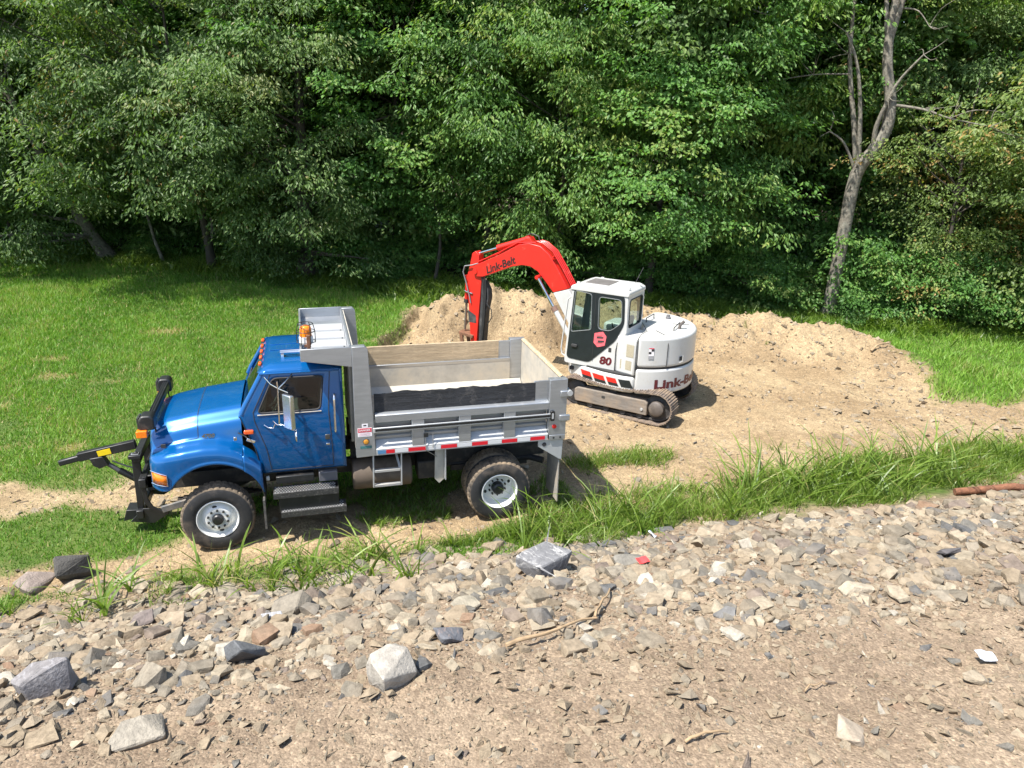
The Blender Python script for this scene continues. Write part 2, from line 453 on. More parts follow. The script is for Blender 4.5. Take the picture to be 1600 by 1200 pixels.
STOPS = [(0,(.28,.23,.165)),(.13,(.345,.29,.215)),(.25,(.215,.19,.15)),(.36,(.37,.325,.25)),(.46,(.185,.17,.14)),(.56,(.29,.24,.175)),(.64,(.165,.16,.145)),(.71,(.32,.285,.22)),(.79,(.125,.13,.135)),(.855,(.20,.165,.14)),(.905,(.27,.245,.20)),(.955,(.26,.175,.12)),(.975,(.43,.41,.36))]
def stone_mat(name, src, scale=9.):
    M = bpy.data.materials.new(name); M.use_nodes = True; nt = M.node_tree; L = nt.links.new
    b = nt.nodes['Principled BSDF']; b.inputs['Roughness'].default_value = .85; b.inputs['Specular IOR Level'].default_value = .25
    if src == 'object': s = _n(nt, 'ShaderNodeObjectInfo').outputs['Random']
    else:
        a = _n(nt, 'ShaderNodeAttribute'); a.attribute_name = 'tint'; s = a.outputs['Fac']
    r = _n(nt, 'ShaderNodeValToRGB'); e = r.color_ramp.elements; r.color_ramp.interpolation = 'CONSTANT'
    while len(e) < len(STOPS): e.new(.5)
    for k, (p, c) in enumerate(STOPS): e[k].position = p; e[k].color = (*(q*.86 for q in c), 1)
    L(s, r.inputs[0])
    g = _n(nt, 'ShaderNodeNewGeometry')
    n = _n(nt, 'ShaderNodeTexNoise'); n.inputs['Scale'].default_value = scale; n.inputs['Detail'].default_value = 7; n.inputs['Roughness'].default_value = .7
    L(g.outputs['Position'], n.inputs[0])
    r2 = _n(nt, 'ShaderNodeValToRGB'); r2.color_ramp.elements[0].position = .3; r2.color_ramp.elements[0].color = (.52,.50,.47,1); r2.color_ramp.elements[1].position = .72; r2.color_ramp.elements[1].color = (1.28,1.24,1.18,1)
    L(n.outputs['Fac'], r2.inputs[0])
    mx = _n(nt, 'ShaderNodeMix', data_type='RGBA'); mx.blend_type = 'MULTIPLY'; mx.inputs[0].default_value = 1
    L(r.outputs[0], mx.inputs[6]); L(r2.outputs[0], mx.inputs[7])
    # dust lying in patches
    n4 = _n(nt, 'ShaderNodeTexNoise'); n4.inputs['Scale'].default_value = 3.1; n4.inputs['Detail'].default_value = 6; L(g.outputs['Position'], n4.inputs[0])
    r4 = _n(nt, 'ShaderNodeValToRGB'); r4.color_ramp.elements[0].position = .42; r4.color_ramp.elements[1].position = .75; r4.color_ramp.elements[1].color = (.45,.45,.45,1); L(n4.outputs['Fac'], r4.inputs[0])
    mx2 = _n(nt, 'ShaderNodeMix', data_type='RGBA'); L(r4.outputs[0], mx2.inputs[0]); L(mx.outputs[2], mx2.inputs[6]); mx2.inputs[7].default_value = (.285,.228,.163,1)
    L(mx2.outputs[2], b.inputs['Base Color'])
    n3 = _n(nt, 'ShaderNodeTexNoise'); n3.inputs['Scale'].default_value = scale*5; n3.inputs['Detail'].default_value = 6; L(g.outputs['Position'], n3.inputs[0])
    bp = _n(nt, 'ShaderNodeBump'); bp.inputs['Strength'].default_value = .6; bp.inputs['Distance'].default_value = .015
    L(n3.outputs['Fac'], bp.inputs['Height']); L(bp.outputs[0], b.inputs['Normal'])
    return M
STONE = stone_mat('split_shale', 'object'); GRAVEL = stone_mat('loose_gravel', 'attr', 16.)

def rotm(n, tilt, r):
    """random rotations: free spin about z, tilt of given spread"""
    a = r.uniform(0, 2*np.pi, n); t = r.normal(0, 1, n)*tilt; p = r.uniform(0, 2*np.pi, n)
    ca, sa = np.cos(a), np.sin(a); Z = np.zeros((n,3,3)); Z[:,0,0] = ca; Z[:,0,1] = -sa; Z[:,1,0] = sa; Z[:,1,1] = ca; Z[:,2,2] = 1
    ux, uy = np.cos(p), np.sin(p); c, s = np.cos(t), np.sin(t); C = 1-c
    A = np.zeros((n,3,3)); A[:,0,0] = c+ux*ux*C; A[:,0,1] = ux*uy*C; A[:,0,2] = uy*s; A[:,1,0] = ux*uy*C; A[:,1,1] = c+uy*uy*C; A[:,1,2] = -ux*s; A[:,2,0] = -uy*s; A[:,2,1] = ux*s; A[:,2,2] = c
    return A @ Z
def scatter(shapes, P, size, R, tint, name, mt, parent=None):
    """many stones in one mesh"""
    vs, fs, ts = [], [], []; base = 0; which = np.arange(len(P)) % len(shapes)
    for k, (V, F) in enumerate(shapes):
        i = np.where(which == k)[0]
        if not len(i): continue
        v = np.einsum('nij,vj->nvi', R[i], V)*size[i,None,None] + P[i,None,:]
        f = F[None] + (np.arange(len(i))*len(V))[:,None,None] + base
        base += len(i)*len(V); vs.append(v.reshape(-1,3)); fs.append(f.reshape(-1,3)); ts.append(np.repeat(tint[i], len(V)))
    me = np_mesh(name, np.concatenate(vs), np.concatenate(fs), mt, point_attrs={'tint': np.concatenate(ts)})
    return link(bpy.data.objects.new(name, me), parent)

def rock_zone(x, y):
    """how thickly the rubble lies: 1 along the bank's crest and slope"""
    lo = -6.15 + .35*vn(x, y, .5, 71)*2; hi = -2.15 + .5*vn(x, y, .6, 73)*2
    hi = hi - .55*sstep(4.5, 6.5, x)*sstep(16, 12, x)
    return sstep(lo-.55, lo+.7, y)*sstep(hi+.35, hi-.7, y)
# -- mid-size stones: candidates, largest 300 become single objects
rs = np.random.RandomState(5)
n = 42000; X = rs.uniform(-4.5, 17, n); Y = rs.uniform(-7.2, -1.6, n)
sz = .014 + .15*rs.pareto(2.4, n)*.19; sz = np.minimum(sz, .145)*(1+.15*sstep(5, 9, X))
keep = rs.rand(n) < rock_zone(X, Y)*np.clip(1.15 - (X-4)/26, .35, 1); X, Y, sz = X[keep], Y[keep], sz[keep]
o_ = np.argsort(-sz); X, Y, sz = X[o_], Y[o_], sz[o_]
# keep big ones apart
okb = []; 
for i in range(min(1500, len(X))):
    if all((X[i]-X[j])**2 + (Y[i]-Y[j])**2 > (.62*(sz[i]+sz[j]))**2 for j in okb[-700:]): okb.append(i)
big = okb[:290]
rest = np.array(sorted(set(range(len(X))) - set(range(okb[289]+1)) | set(okb[290:])))
SM = []
for k, (V, F) in enumerate(SHAPES):
    me = bpy.data.meshes.new('stone'); me.from_pydata([tuple(v) for v in V], [], [tuple(int(q) for q in f) for f in F]); me.materials.append(STONE); me.update(); SM.append(me)
RB = rotm(len(big), .22, rs)
for q, i in enumerate(big):
    k = q % len(SHAPES)
    o = bpy.data.objects.new('stone', SM[k]); link(o, ground)
    M4 = Matrix([list(RB[q][a])+[0] for a in range(3)]+[[0,0,0,1]])
    o.matrix_local = Matrix.Translation((X[i], Y[i], hz(X[i], Y[i]) - sz[i]*.02)) @ M4 @ Matrix.Scale(sz[i], 4)
Xr, Yr, zr = X[rest], Y[rest], sz[rest]
zo = hgt(Xr, Yr)+zr*rs.uniform(-.25, .3, len(zr)); sm = zr < .034
scatter(SHAPES, np.stack([Xr, Yr, zo], 1)[~sm], zr[~sm], rotm(int((~sm).sum()), .38, rs), rs.rand(int((~sm).sum())), 'rubble', GRAVEL, ground)['kind'] = 'stuff'
scatter(PEBBLE, np.stack([Xr, Yr, zo], 1)[sm], zr[sm], rotm(int(sm.sum()), .38, rs), rs.rand(int(sm.sum())), 'gravel', GRAVEL, ground)['kind'] = 'stuff'
# -- pebbles pressed into the graded top and strewn over the yard
n = 46000; X = rs.uniform(-2.6, 14, n); Y = rs.uniform(-9.7, -4.6, n)
k = (Y < -5.6 + .5*rs.rand(n)) & (X < 9.5 + (Y+9.7)*1.2); X, Y = X[k], Y[k]
zz = np.minimum(.008 + .012*rs.pareto(2.1, len(X)), .08)
scatter(PEBBLE, np.stack([X, Y, hgt(X, Y)+zz*rs.uniform(-.25, .35, len(X))], 1), zz, rotm(len(X), .45, rs), np.where(rs.rand(len(X)) < .25, rs.rand(len(X)), rs.rand(len(X))*.14), 'pebbles', GRAVEL, ground)['kind'] = 'stuff'
n = 62000; X = rs.uniform(-6, 21, n); Y = rs.uniform(-2.4, 12, n)
b_, _ = bare(X, Y); rd_, _ = polydist(X, Y, RIDGE); k = (rs.rand(n) < b_*np.maximum(.25+.70*sstep(-.1, .25, fbm(X, Y, .5, 81, 3)), sstep(1.9, .9, rd_))); X, Y = X[k], Y[k]
zz = np.minimum(.011 + .016*rs.pareto(2.3, len(X)), .11)
scatter(PEBBLE, np.stack([X, Y, hgt(X, Y)+zz*rs.uniform(-.2, .35, len(X))], 1), zz, rotm(len(X), .5, rs), np.where(rs.rand(len(X)) < .12, rs.rand(len(X)), rs.rand(len(X))*.24), 'clods', GRAVEL, ground)['kind'] = 'stuff'

# ================================================================== DUMP TRUCK
BLUE = mat('blue_metallic_paint', (.0005,.092,.295), rough=.24, metal=.30, coat=.9, vary=.06, vscale=1.5, spec=.3)
ALU = mat('brushed_aluminium', (.39,.41,.43), rough=.42, metal=.75, vary=.10, vscale=3., stretch=(1,1,8), dust=.12, dustcol=(.45,.40,.33))
ALUW = mat('pale_sunlit_aluminium', (.46,.47,.47), rough=.45, metal=.35, vary=.06)  # paler metal; on the bottom rail the sun's brightness is put into this colour
ALUD = mat('earth_stained_aluminium', (.40,.385,.34), rough=.6, metal=.15, vary=.15, dust=.45, dustcol=(.46,.40,.30))
BLK = mat('black_steel', (.016,.017,.018), rough=.42, vary=.3, dust=.12, dustcol=(.16,.13,.10))
BLKD = mat('dusty_black_chassis', (.02,.02,.02), rough=.7, vary=.3, dust=.42, dustcol=(.13,.105,.08))
CHROME = mat('chrome', (.78,.79,.80), rough=.08, metal=1., vary=.03)
AMBER = mat('amber_lens', (.85,.20,.01), rough=.15, coat=.6, vary=.15, vscale=30)
RED = mat('red_lens', (.55,.01,.01), rough=.2, coat=.6, vary=.1)
TAPER = mat('red_reflective_tape', (.60,.012,.025), rough=.35, vary=.06)
TAPEW = mat('white_reflective_tape', (.58,.58,.58), rough=.35, vary=.04)
TAPEB = mat('blue_sticker', (.08,.20,.36), rough=.4, vary=.2, vscale=40)
WHITE = mat('white_enamel', (.70,.70,.68), rough=.35, vary=.06, dust=.08, dustcol=(.55,.47,.36))
RUB = mat('tyre_rubber', (.022,.022,.023), rough=.8, vary=.25, vscale=12, dust=.35, dustcol=(.17,.13,.095))
TREAD = mat('dusty_tread', (.05,.045,.04), rough=.9, vary=.3, dust=.75, dustcol=(.30,.22,.14))
GLASS = glass_mat('cab_glass', (.30,.37,.34), .985)
DARKIN = mat('dark_cab_interior', (.03,.03,.032), rough=.8)
GREYIN = mat('grey_seat_vinyl', (.16,.17,.16), rough=.7)
WOODB = mat('blackened_board', (.022,.023,.026), rough=.75, vary=.6, vscale=3, stretch=(1,8,14), dust=.18, dustcol=(.22,.20,.18), bump=.4, bscale=12)
WOODT = mat('weathered_board', (.40,.31,.20), rough=.9, vary=.3, vscale=3, stretch=(1,8,14), bump=.4, bscale=12)
YEL = mat('yellow_decal', (.85,.62,.01), rough=.45, vary=.05)
GALV = mat('galvanised_step', (.42,.42,.41), rough=.55, metal=.5, vary=.2, dust=.35, dustcol=(.38,.33,.26))
FLAPM = mat('grey_mud_flap', (.30,.28,.25), rough=.8, vary=.2, dust=.4)
RUST = mat('rusty_steel', (.16,.075,.04), rough=.85, vary=.4, vscale=14)

T = empty('dump_truck', (0,0,0))
tag(T, 'blue single-axle dump truck with silver aluminium dump body, parked nose to the left', 'dump truck')

# ---- wheels -------------------------------------------------------
def tyre_mb():
    """one grid: sidewalls and a cut tread; axle along y, outer face towards -y"""
    prof = [(-.118,.288),(-.140,.315),(-.147,.37),(-.142,.43),(-.130,.475)]
    cols = [(-.118,.500),(-.100,.508),(-.074,.510),(-.062,.510),(-.030,.511),(-.018,.511),(.018,.511),(.030,.511),(.062,.510),(.074,.510),(.100,.508),(.118,.500)]
    tail = [(-a, b) for a, b in prof[::-1]]
    n = 144; rows = []
    for k in range(n):
        a = 2*math.pi*k/n; row = []
        for (t, r) in prof: row.append((t, r, a))
        for q, (t, r) in enumerate(cols):
            z = k % 4
            cut = (q in (3, 4, 7, 8) and (k//2) % 2 == (q in (3, 8))) or (q in (0,1,2,9,10,11) and z in (0,)) or (q in (5,6) and k % 6 == 0)
            row.append((t, r-(.016 if cut else 0), a + .02*math.sin(q*1.9)))
        for (t, r) in tail: row.append((t, r, a))
        rows.append([(r*math.cos(a2), t, r*math.sin(a2)) for (t, r, a2) in row])
    b = MB(); b.grid(rows + [rows[0]])
    return b
TY = tyre_mb().mesh('tyre', RUB, smooth=32)
TY.materials.append(TREAD)
for p in TY.polygons:
    c = p.center
    if math.hypot(c.x, c.z) > .478: p.material_index = 1
def lug_ring(b, rr, y, n=10, rad_=.017, h=.03):
    for k in range(n):
        a = 2*math.pi*(k+.5)/n; c = (rr*math.cos(a), y, rr*math.sin(a))
        b.lathe([(0, rad_), (-h, rad_*.85)], c, 'y', 6)
    return b
_b = MB().lathe([(-.112,.303),(-.132,.296),(-.136,.286),(-.122,.276),(-.085,.268),(-.05,.258),(-.045,.238),(-.06,.225),(-.098,.185),(-.112,.165),(-.114,.09),(-.10,.06)], (0,0,0), 'y', 48, close=True)
RIMF = _b.mesh('rim', WHITE, smooth=30)
_b = MB().lathe([(-.112,.303),(-.132,.296),(-.136,.286),(-.120,.276),(-.06,.270),(.02,.262),(.055,.245),(.06,.20),(.05,.16),(.05,.05)], (0,0,0), 'y', 48, close=True)
RIMR = _b.mesh('rim', WHITE, smooth=30)
HUBF = lug_ring(MB().lathe([(-.10,.082),(-.150,.078),(-.165,.066),(-.185,.064),(-.190,.03)], (0,0,0), 'y', 24), .138, -.112).mesh('hub', BLK, smooth=30)
HUBR = lug_ring(MB().lathe([(.045,.10),(-.055,.092),(-.075,.07),(-.08,.03)], (0,0,0), 'y', 24), .135, .052, 10, .017, .04).mesh('hub', BLK, smooth=30)
HOLE = MB().lathe([(0,.026),(-.004,.026)], (0,0,0), 'y', 16).mesh('hand_hole', DARKIN)
def wheel(x, y, s, kind):
    w = empty('wheel', (x, y, .51), 0 if s < 0 else math.pi, T)
    t = link(bpy.data.objects.new('tyre', TY), w); t.rotation_euler = (0, random.Random(int(x*100+y*10)).uniform(0, 6), 0)
    link(bpy.data.objects.new('rim', RIMF if kind == 'f' else RIMR), w)
    link(bpy.data.objects.new('hub', HUBF if kind == 'f' else HUBR), w)
    for a in ((100, 280) if kind == 'f' else (20, 200)):
        h = link(bpy.data.objects.new('hand_hole', HOLE), w)
        rr, yy = (.195, -.098) if kind == 'f' else (.205, .058)
        h.location = (rr*math.cos(rad(a)), yy, rr*math.sin(rad(a)))
        h.rotation_euler = (0,0,0)
        h.scale = (1.25, 1, .8) if kind == 'f' else (.9, 1, 1.1)
    return w
for s in (-1, 1):
    wheel(0, s*.98, s, 'f')
    wheel(4.2, s*1.045, s, 'r'); wheel(4.2, s*.70, -s, 'r')

# ---- chassis ------------------------------------------------------
for s in (-1, 1):
    MB().box(-1.0, 5.15, s*.43-.04, s*.43+.04, .76, 1.0).build('frame_rail', BLKD, T, bevel=.01)
    sp = MB()
    for k in range(4): sp.box(-.62+.08*k, .62-.08*k, s*.43-.045, s*.43+.045, .60+.018*k-.04, .615+.018*k-.04)
    sp.build('leaf_spring', BLKD, T)
    MB().bar((3.55,s*.43,.66), (4.85,s*.43,.66), .09, .09).build('rear_spring', BLKD, T)
MB().lathe([(-.95,.06),(-.2,.07),(-.18,.17),(.18,.17),(.2,.07),(.95,.06)], (4.2,0,.51), 'y', 20).build('rear_axle', BLKD, T, smooth=40)
MB().bar((0,-.95,.47), (0,.95,.47), .10, .10).build('front_axle', BLKD, T, bevel=.01)
MB().tube([(1.3,0,.78),(4.05,0,.56)], .05, 10).build('drive_shaft', BLKD, T, smooth=40)
MB().box(-.55, .55, -.36, .36, .72, 1.45).build('engine_block', BLKD, T, bevel=.03)
MB().box(.55, 1.6, -.25, .25, .60, 1.0).build('gearbox', BLKD, T, bevel=.05)
MB().lathe([(0,.22),(.02,.24),(.88,.24),(.9,.22)], (1.95,-.72,.84), 'x', 24).build('air_tank', mat('brown_dusty_tank', (.10,.075,.055), rough=.7, dust=.3, dustcol=(.2,.15,.11)), T, smooth=40)
MB().box(2.0, 3.0, .5, .95, .62, 1.02).build('far_tank', BLKD, T, bevel=.04)
MB().box(2.95, 3.3, -.85, -.5, .70, 1.0).build('valve_box', BLKD, T, bevel=.02)
MB().tube([(3.1,-.35,.7),(4.9,-.45,.72),(5.1,-.6,.70)], .055, 10).build('exhaust_pipe', BLKD, T, smooth=40)

# ---- hood with fenders -------------------------------------------
def ztop(x): return float(np.interp(x, [-.80,-.6,-.2,.42], [1.83,1.895,1.97,2.045]))
def zfen(x): return float(np.interp(x, [-.80,-.6,-.35,-.1,.12,.3,.42,.55,.68], [1.50,1.575,1.625,1.65,1.64,1.585,1.52,1.42,1.26]))
def zarc(x):
    if x < -.56: return float(np.interp(x, [-.80,-.70,-.56], [1.06,1.02,1.04]))
    q = .66**2-(x-.02)**2
    return .735 + math.sqrt(max(q, .0))
def hood_profile(x, rear=False):
    zt, zf, za = ztop(x), zfen(x), zarc(x)
    k = float(np.interp(x, [-.80,-.5,.42], [.90,.97,1.0]))          # hood narrows to the nose
    ye = float(np.interp(x, [-.82,-.74,-.62,-.4,.42,.68], [.98,1.06,1.12,1.155,1.15,1.10]))
    if rear:
        pts = [(.93, zf+.05),(.96, zf+.01),(1.02, zf-.01),(ye-.03, zf-.05),(ye, zf-.12)]
    else:
        pts = [(0, zt+.035),(.22*k, zt+.032),(.45*k, zt+.02),(.57*k, zt+.012),(.625*k, zt-.005),(.66*k, zt-.035),(.71*k, zt-.075),(.77*k, zt-.115),(.815*k, zt-.17),(.84*k, zt-.25),(.86*k, max(zt-.36, zf+.06)),(.885*k, zf+.03),(.93*k, zf+.012),(1.0*k*.5+.5*(ye-.07), zf+.002),(ye-.045, zf-.025),(ye-.012, zf-.075),(ye, zf-.13)]
    z0 = pts[-1][1]
    for t in (.33, .62, .80): pts.append((ye, z0+(za+.035-z0)*t))
    pts += [(ye+.012, za+.03),(ye+.012, za),(ye-.03, za)]
    return pts
sx = list(np.linspace(-.80, -.56, 7)) + list(np.linspace(-.52, .42, 22))
rows = []
for x in sx:
    hp = hood_profile(x)
    left = [(x, y, z) for y, z in hp]; right = [(x, -y, z) for y, z in hp]
    rows.append(right[::-1] + left[1:])
# rounded nose: pull the first station in
nose = [(x-.035, y*.93, z-.03 if z > 1.4 else z) for (x, y, z) in rows[0]]
nose2 = [(x-.05, y*.80, min(z-.10, 1.72)) for (x, y, z) in rows[0]]
hood = MB().grid([nose2, nose] + rows).build('hood', BLUE, T, smooth=60)
md = hood.modifiers.new('smooth', 'SUBSURF'); md.levels = 1; md.render_levels = 1
MB().box(-.855, -.80, -.55, .55, 1.05, 1.66).build('grille', mat('grille_black', (.03,.03,.03), rough=.5), T, bevel=.02)
for s in (-1, 1):
    rr = [[(x, s*y, z) for y, z in hood_profile(x, True)] for x in np.linspace(.425, .665, 10)]
    f = MB().grid(rr).build('rear_fender', BLUE, T, smooth=60, thick=.02)
    # wheel housing, dark inside
    arc = [(.02+.66*math.cos(rad(a)), .735+.66*math.sin(rad(a))) for a in range(-5, 152, 12)]
    MB().grid([[(x, s*.62, z) for x, z in arc], [(x, s*1.12, z) for x, z in arc]]).build('wheel_housing', BLKD, T, thick=.01)
    MB().box(.645, .675, s*1.12-.12, s*1.12+.02, .34, .80).build('fender_flap', mat('worn_rubber_flap', (.05,.05,.05), rough=.8, dust=.4, dustcol=(.3,.26,.2)), T)
    # turn signal wrapped on the fender corner
    f = MB().grid([[(-.80, s*1.008, 1.31), (-.735, s*1.085, 1.315), (-.665, s*1.124, 1.30), (-.60, s*1.147, 1.285)],
                   [(-.80, s*1.012, 1.15), (-.735, s*1.09, 1.15), (-.665, s*1.128, 1.145), (-.60, s*1.15, 1.14)]]).build('turn_signal', AMBER, T, thick=.03, smooth=40)
    MB().tube([(-.815, s*1.0, 1.325), (-.735, s*1.09, 1.33), (-.665, s*1.13, 1.315), (-.59, s*1.152, 1.298), (-.59, s*1.155, 1.13), (-.665, s*1.132, 1.135), (-.735, s*1.094, 1.14), (-.815, s*1.005, 1.14)], .007, 6).build('signal_trim', CHROME, T)
    # seams of the hood
    def hs(x, u):
        hp = hood_profile(x); j = u*(len(hp)-1); i = min(int(j), len(hp)-2); t = j-i
        return (x, s*(hp[i][0]*(1-t)+hp[i+1][0]*t+.001), hp[i][1]*(1-t)+hp[i+1][1]*t)
    MB().tube([hs(-.17, u) for u in np.linspace(.0, .46, 14)] + [hs(x, .47) for x in (-.19,-.3,-.45,-.6,-.72)], .005, 5).build('hood_seam', DARKIN, T)
    MB().box(-.66, -.60, s*.872-.012, s*.872+.012, 1.60, 1.65).build('hood_bumper', DARKIN, T)
    MB().box(.33, .375, s*1.0-.16, s*1.0-.115, 1.735, 1.79).build('hood_latch_pad', CHROME, T, bevel=.01)
    MB().tube([(.37, s*.885, 1.745), (.47, s*.915, 1.69), (.52, s*.99, 1.655)], .008, 6).build('hood_latch_strap', DARKIN, T)
    MB().bar((.49, s*.992, 1.675), (.60, s*.992, 1.625), .02, .05).build('hood_latch', CHROME, T, bevel=.008)
bd = text_mb('4700', .085, .004, .2); bd.v = [(-.12+p[0], -.868-.01, 1.70+p[1]) for p in bd.v]
bd.build('badge_lettering', mat('badge_bronze', (.30,.27,.17), rough=.3, metal=.8), T)

# ---- plow light bar on the nose ----------------------------------
MB().bar((-.77,-.66,2.00), (-.77,.72,2.00), .10, .11).build('light_bar', BLK, T, bevel=.02)
for q in range(3):
    MB().bar((-.77-.03+.03*q,-.62,2.058), (-.77-.03+.03*q,.70,2.058), .012, .012).build('light_bar_rib', BLK, T)
for s in (-1, 1):
    MB().tube([(-.75, s*.63, 2.0), (-.74, s*.66, 1.75), (-.70, s*.80, 1.48)], .012, 6).build('light_bar_stay', BLK, T)
    h = MB().prism(rpoly([(-.90,1.89),(-.90,2.05),(-.86,2.10),(-.74,2.10),(-.70,2.05),(-.70,1.89)], .03), 'y', s*.68, s*.91).build('plow_lamp', BLK, T, bevel=.02)
    MB().box(-.92, -.895, s*.79-.1, s*.79+.1, 1.91, 2.07).build('lamp_lens', mat('smoked_lens', (.05,.05,.05), rough=.1, coat=.5), h)
    MB().prism(rrect(-.94, -.80, 1.80, 1.90, .015), 'y', s*.86, s*.955).build('lamp_signal', AMBER, h, bevel=.008)

# ---- cab -----------------------------------------------------------
def ycab(z): return float(np.interp(z, [1.05,1.15,1.6,2.0,2.1,2.62,2.7], [.94,.965,1.0,.995,.985,.90,.88]))
def xfront(z): return float(np.interp(z, [1.05,1.5,2.02,2.08,2.60,2.70], [.66,.60,.425,.44,.745,.79]))
XR = 1.85
us = np.array([0,.05,.12,.17,.22,.35,.5,.65,.775,.80,.84,.9,.96,1.0])
zs_ = np.array([1.10,1.13,1.25,1.4,1.6,1.8,1.95,2.025,2.055,2.3,2.54,2.575,2.62,2.655])
for s in (-1, 1):
    b = MB(); rows = [[(xfront(z)+(XR-xfront(z))*u, s*ycab(z), z) for u in us] for z in zs_]
    n = len(us); b.v = [p for r in rows for p in r]
    for i in range(len(zs_)-1):
        for k in range(n-1):
            if 8 <= i < 10 and 3 <= k < 8: continue              # window opening
            b.f.append((i*n+k, i*n+k+1, (i+1)*n+k+1, (i+1)*n+k))
    side = b.build('cab_side', BLUE, T, smooth=40, thick=.035)
    def cs(u, z, o=.002): return (xfront(z)+(XR-xfront(z))*u, s*(ycab(z)+o), z)
    wl = [(.17,2.055),(.17,2.54),(.775,2.54),(.775,2.055)]
    # rounded window gasket and glass
    rp = rpoly([(u*1.0, z) for u, z in wl], .06, 4)
    MB().tube([cs(u, z, .0) for u, z in rp+[rp[0]]], .014, 6, cap=False).build('window_gasket', DARKIN, side)
    gl = MB(); gl.add([cs(u, z, -.018) for u, z in rp], [tuple(range(len(rp)))]); gl.build('window_glass', GLASS, side)
    MB().tube([cs(.165, 2.03, .003), cs(.5, 2.03, .003), cs(.785, 2.03, .003)], .009, 6).build('window_trim', mat('dull_trim', (.55,.5,.42), rough=.4, metal=.5), side)
    dp = [cs(u, z) for u, z in ([(.12, z) for z in np.linspace(2.60, 1.15, 12)] + [(.2,1.14),(.5,1.14),(.855,1.14)] + [(.855, z) for z in np.linspace(1.2, 2.60, 10)])]
    MB().tube(dp, .006, 5).build('door_seam', DARKIN, side)
    MB().tube([cs(.0, z, .001) for z in (1.12,1.3,1.5,1.7,1.9,2.02)], .006, 5).build('cowl_seam', DARKIN, side)
    # chrome grab handle behind the door
    gx = 1.735
    MB().tube([(gx, s*.955, 2.27), (gx, s*1.01, 2.26), (gx-.005, s*1.03, 2.20), (gx-.01, s*1.045, 1.8), (gx-.01, s*1.04, 1.72), (gx-.01, s*.99, 1.68)], .017, 8).build('grab_handle', CHROME, side, smooth=60)
    MB().box(1.575, 1.645, s*1.002-.01, s*1.002+.012, 1.58, 1.66).build('door_handle', mat('dark_handle', (.10,.10,.10), rough=.3, metal=.6), side, bevel=.01)
    MB().box(1.585, 1.635, s*1.001-.006, s*1.001+.006, 1.49, 1.52).build('door_keyhole', CHROME, side, bevel=.005)
    # marker lamp on the cowl
    MB().prism(rrect(.46, .595, 1.76, 1.82, .02), 'y', s*.985, s*1.03).build('marker_lamp', mat('orange_marker', (.75,.10,.015), rough=.15, coat=.5), side, bevel=.012)
    # ---- west coast mirror
    mr = MB().tube([(.80, s*.93, 2.57), (.88, s*1.05, 2.50), (.98, s*1.13, 2.46), (1.11, s*1.22, 2.42)], .012, 6); 
    mir = mr.build('mirror', CHROME, T, smooth=60)
    MB().tube([(1.17, s*.91, 2.585), (1.08, s*1.02, 2.52), (.98, s*1.13, 2.46)], .011, 6).build('mirror_arm', CHROME, mir, smooth=60)
    MB().tube([(.97, s*1.12, 2.56), (.975, s*1.13, 2.46), (.96, s*1.13, 2.0), (.955, s*1.10, 1.92)], .011, 6).build('mirror_post', CHROME, mir, smooth=60)
    MB().tube([(.87, s*1.0, 1.93), (.93, s*1.09, 1.90), (1.0, s*1.12, 1.91), (1.08, s*1.16, 1.86), (1.18, s*1.22, 1.84)], .011, 6).build('mirror_foot_arm', CHROME, mir, smooth=60)
    MB().tube([(.74, s*1.0, 1.88), (.80, s*1.02, 1.84), (.87, s*1.05, 1.84), (.89, s*1.05, 1.90)], .010, 6).build('mirror_brace', CHROME, mir, smooth=60)
    RM_ = Matrix.Translation((1.10, s*1.215, 0)) @ Matrix.Rotation(-s*rad(38), 4, 'Z')
    MB().box(-.035, .03, -.09, .09, 1.88, 2.39).xf(RM_).build('mirror_housing', mat('polished_mirror_back', (.60,.61,.62), rough=.25, metal=.9), mir, bevel=.012)
    MB().box(.031, .036, -.08, .08, 1.89, 2.38).xf(RM_).build('mirror_glass', CHROME, mir)
    MB().lathe([(0,.03),(.01,.085),(.03,.10),(.035,.10)], (1.15, s*1.22, 1.77), 'x', 24).build('spot_mirror', CHROME, mir, smooth=50)

# cowl, windscreen, roof, back wall, floor
rows = [[(x, y, ztop(.42)+dz-.02*abs(y)) for y in np.linspace(-.93, .93, 15)] for x, dz in ((.40,-.03),(.43,.0),(.52,.02),(.56,.03))]
MB().grid(rows).build('cowl', BLUE, T, smooth=60, thick=.03)
rows = []
for t in np.linspace(0, 1, 5):
    z = 2.075+t*.52; hw = ycab(z)-.055
    rows.append([(xfront(z)+.045-.05*(1-(y/hw)**2)-.0, y, z) for y in np.linspace(-hw, hw, 13)])
MB().grid(rows).build('windscreen', GLASS, T, smooth=60)
for s in (-1, 1):
    MB().tube([(xfront(z)+.02, s*(ycab(z)-.035), z) for z in np.linspace(2.04, 2.62, 6)], .045, 8).build('windscreen_pillar', BLUE, T, smooth=60)
    MB().tube([(.50, s*.30-.1, 2.09), (.47, s*.30+.15, 2.10), (.53, s*.30+.35, 2.22)], .010, 5).build('wiper', DARKIN, T)
rp = []
for x in np.linspace(.70, 1.87, 14):
    e = min(1, (x-.70)/.14, (1.87-x)/.10 + .0)
    e = max(0., e)**.5
    hw = .90 - .05*(1-e); zc = 2.735 - .10*(1-e) - .02*((x-1.3)/.6)**2
    zb = 2.615
    row = []
    for a in np.linspace(-1, 1, 25):
        y = hw*math.copysign(abs(math.sin(a*math.pi/2))**.75, a); yy = abs(y)/hw
        row.append((x, y, zb + (zc-zb)*(1-yy**5)**.45))
    rp.append(row)
roof = MB().grid(rp).build('cab_roof', BLUE, T, smooth=50, thick=.02)
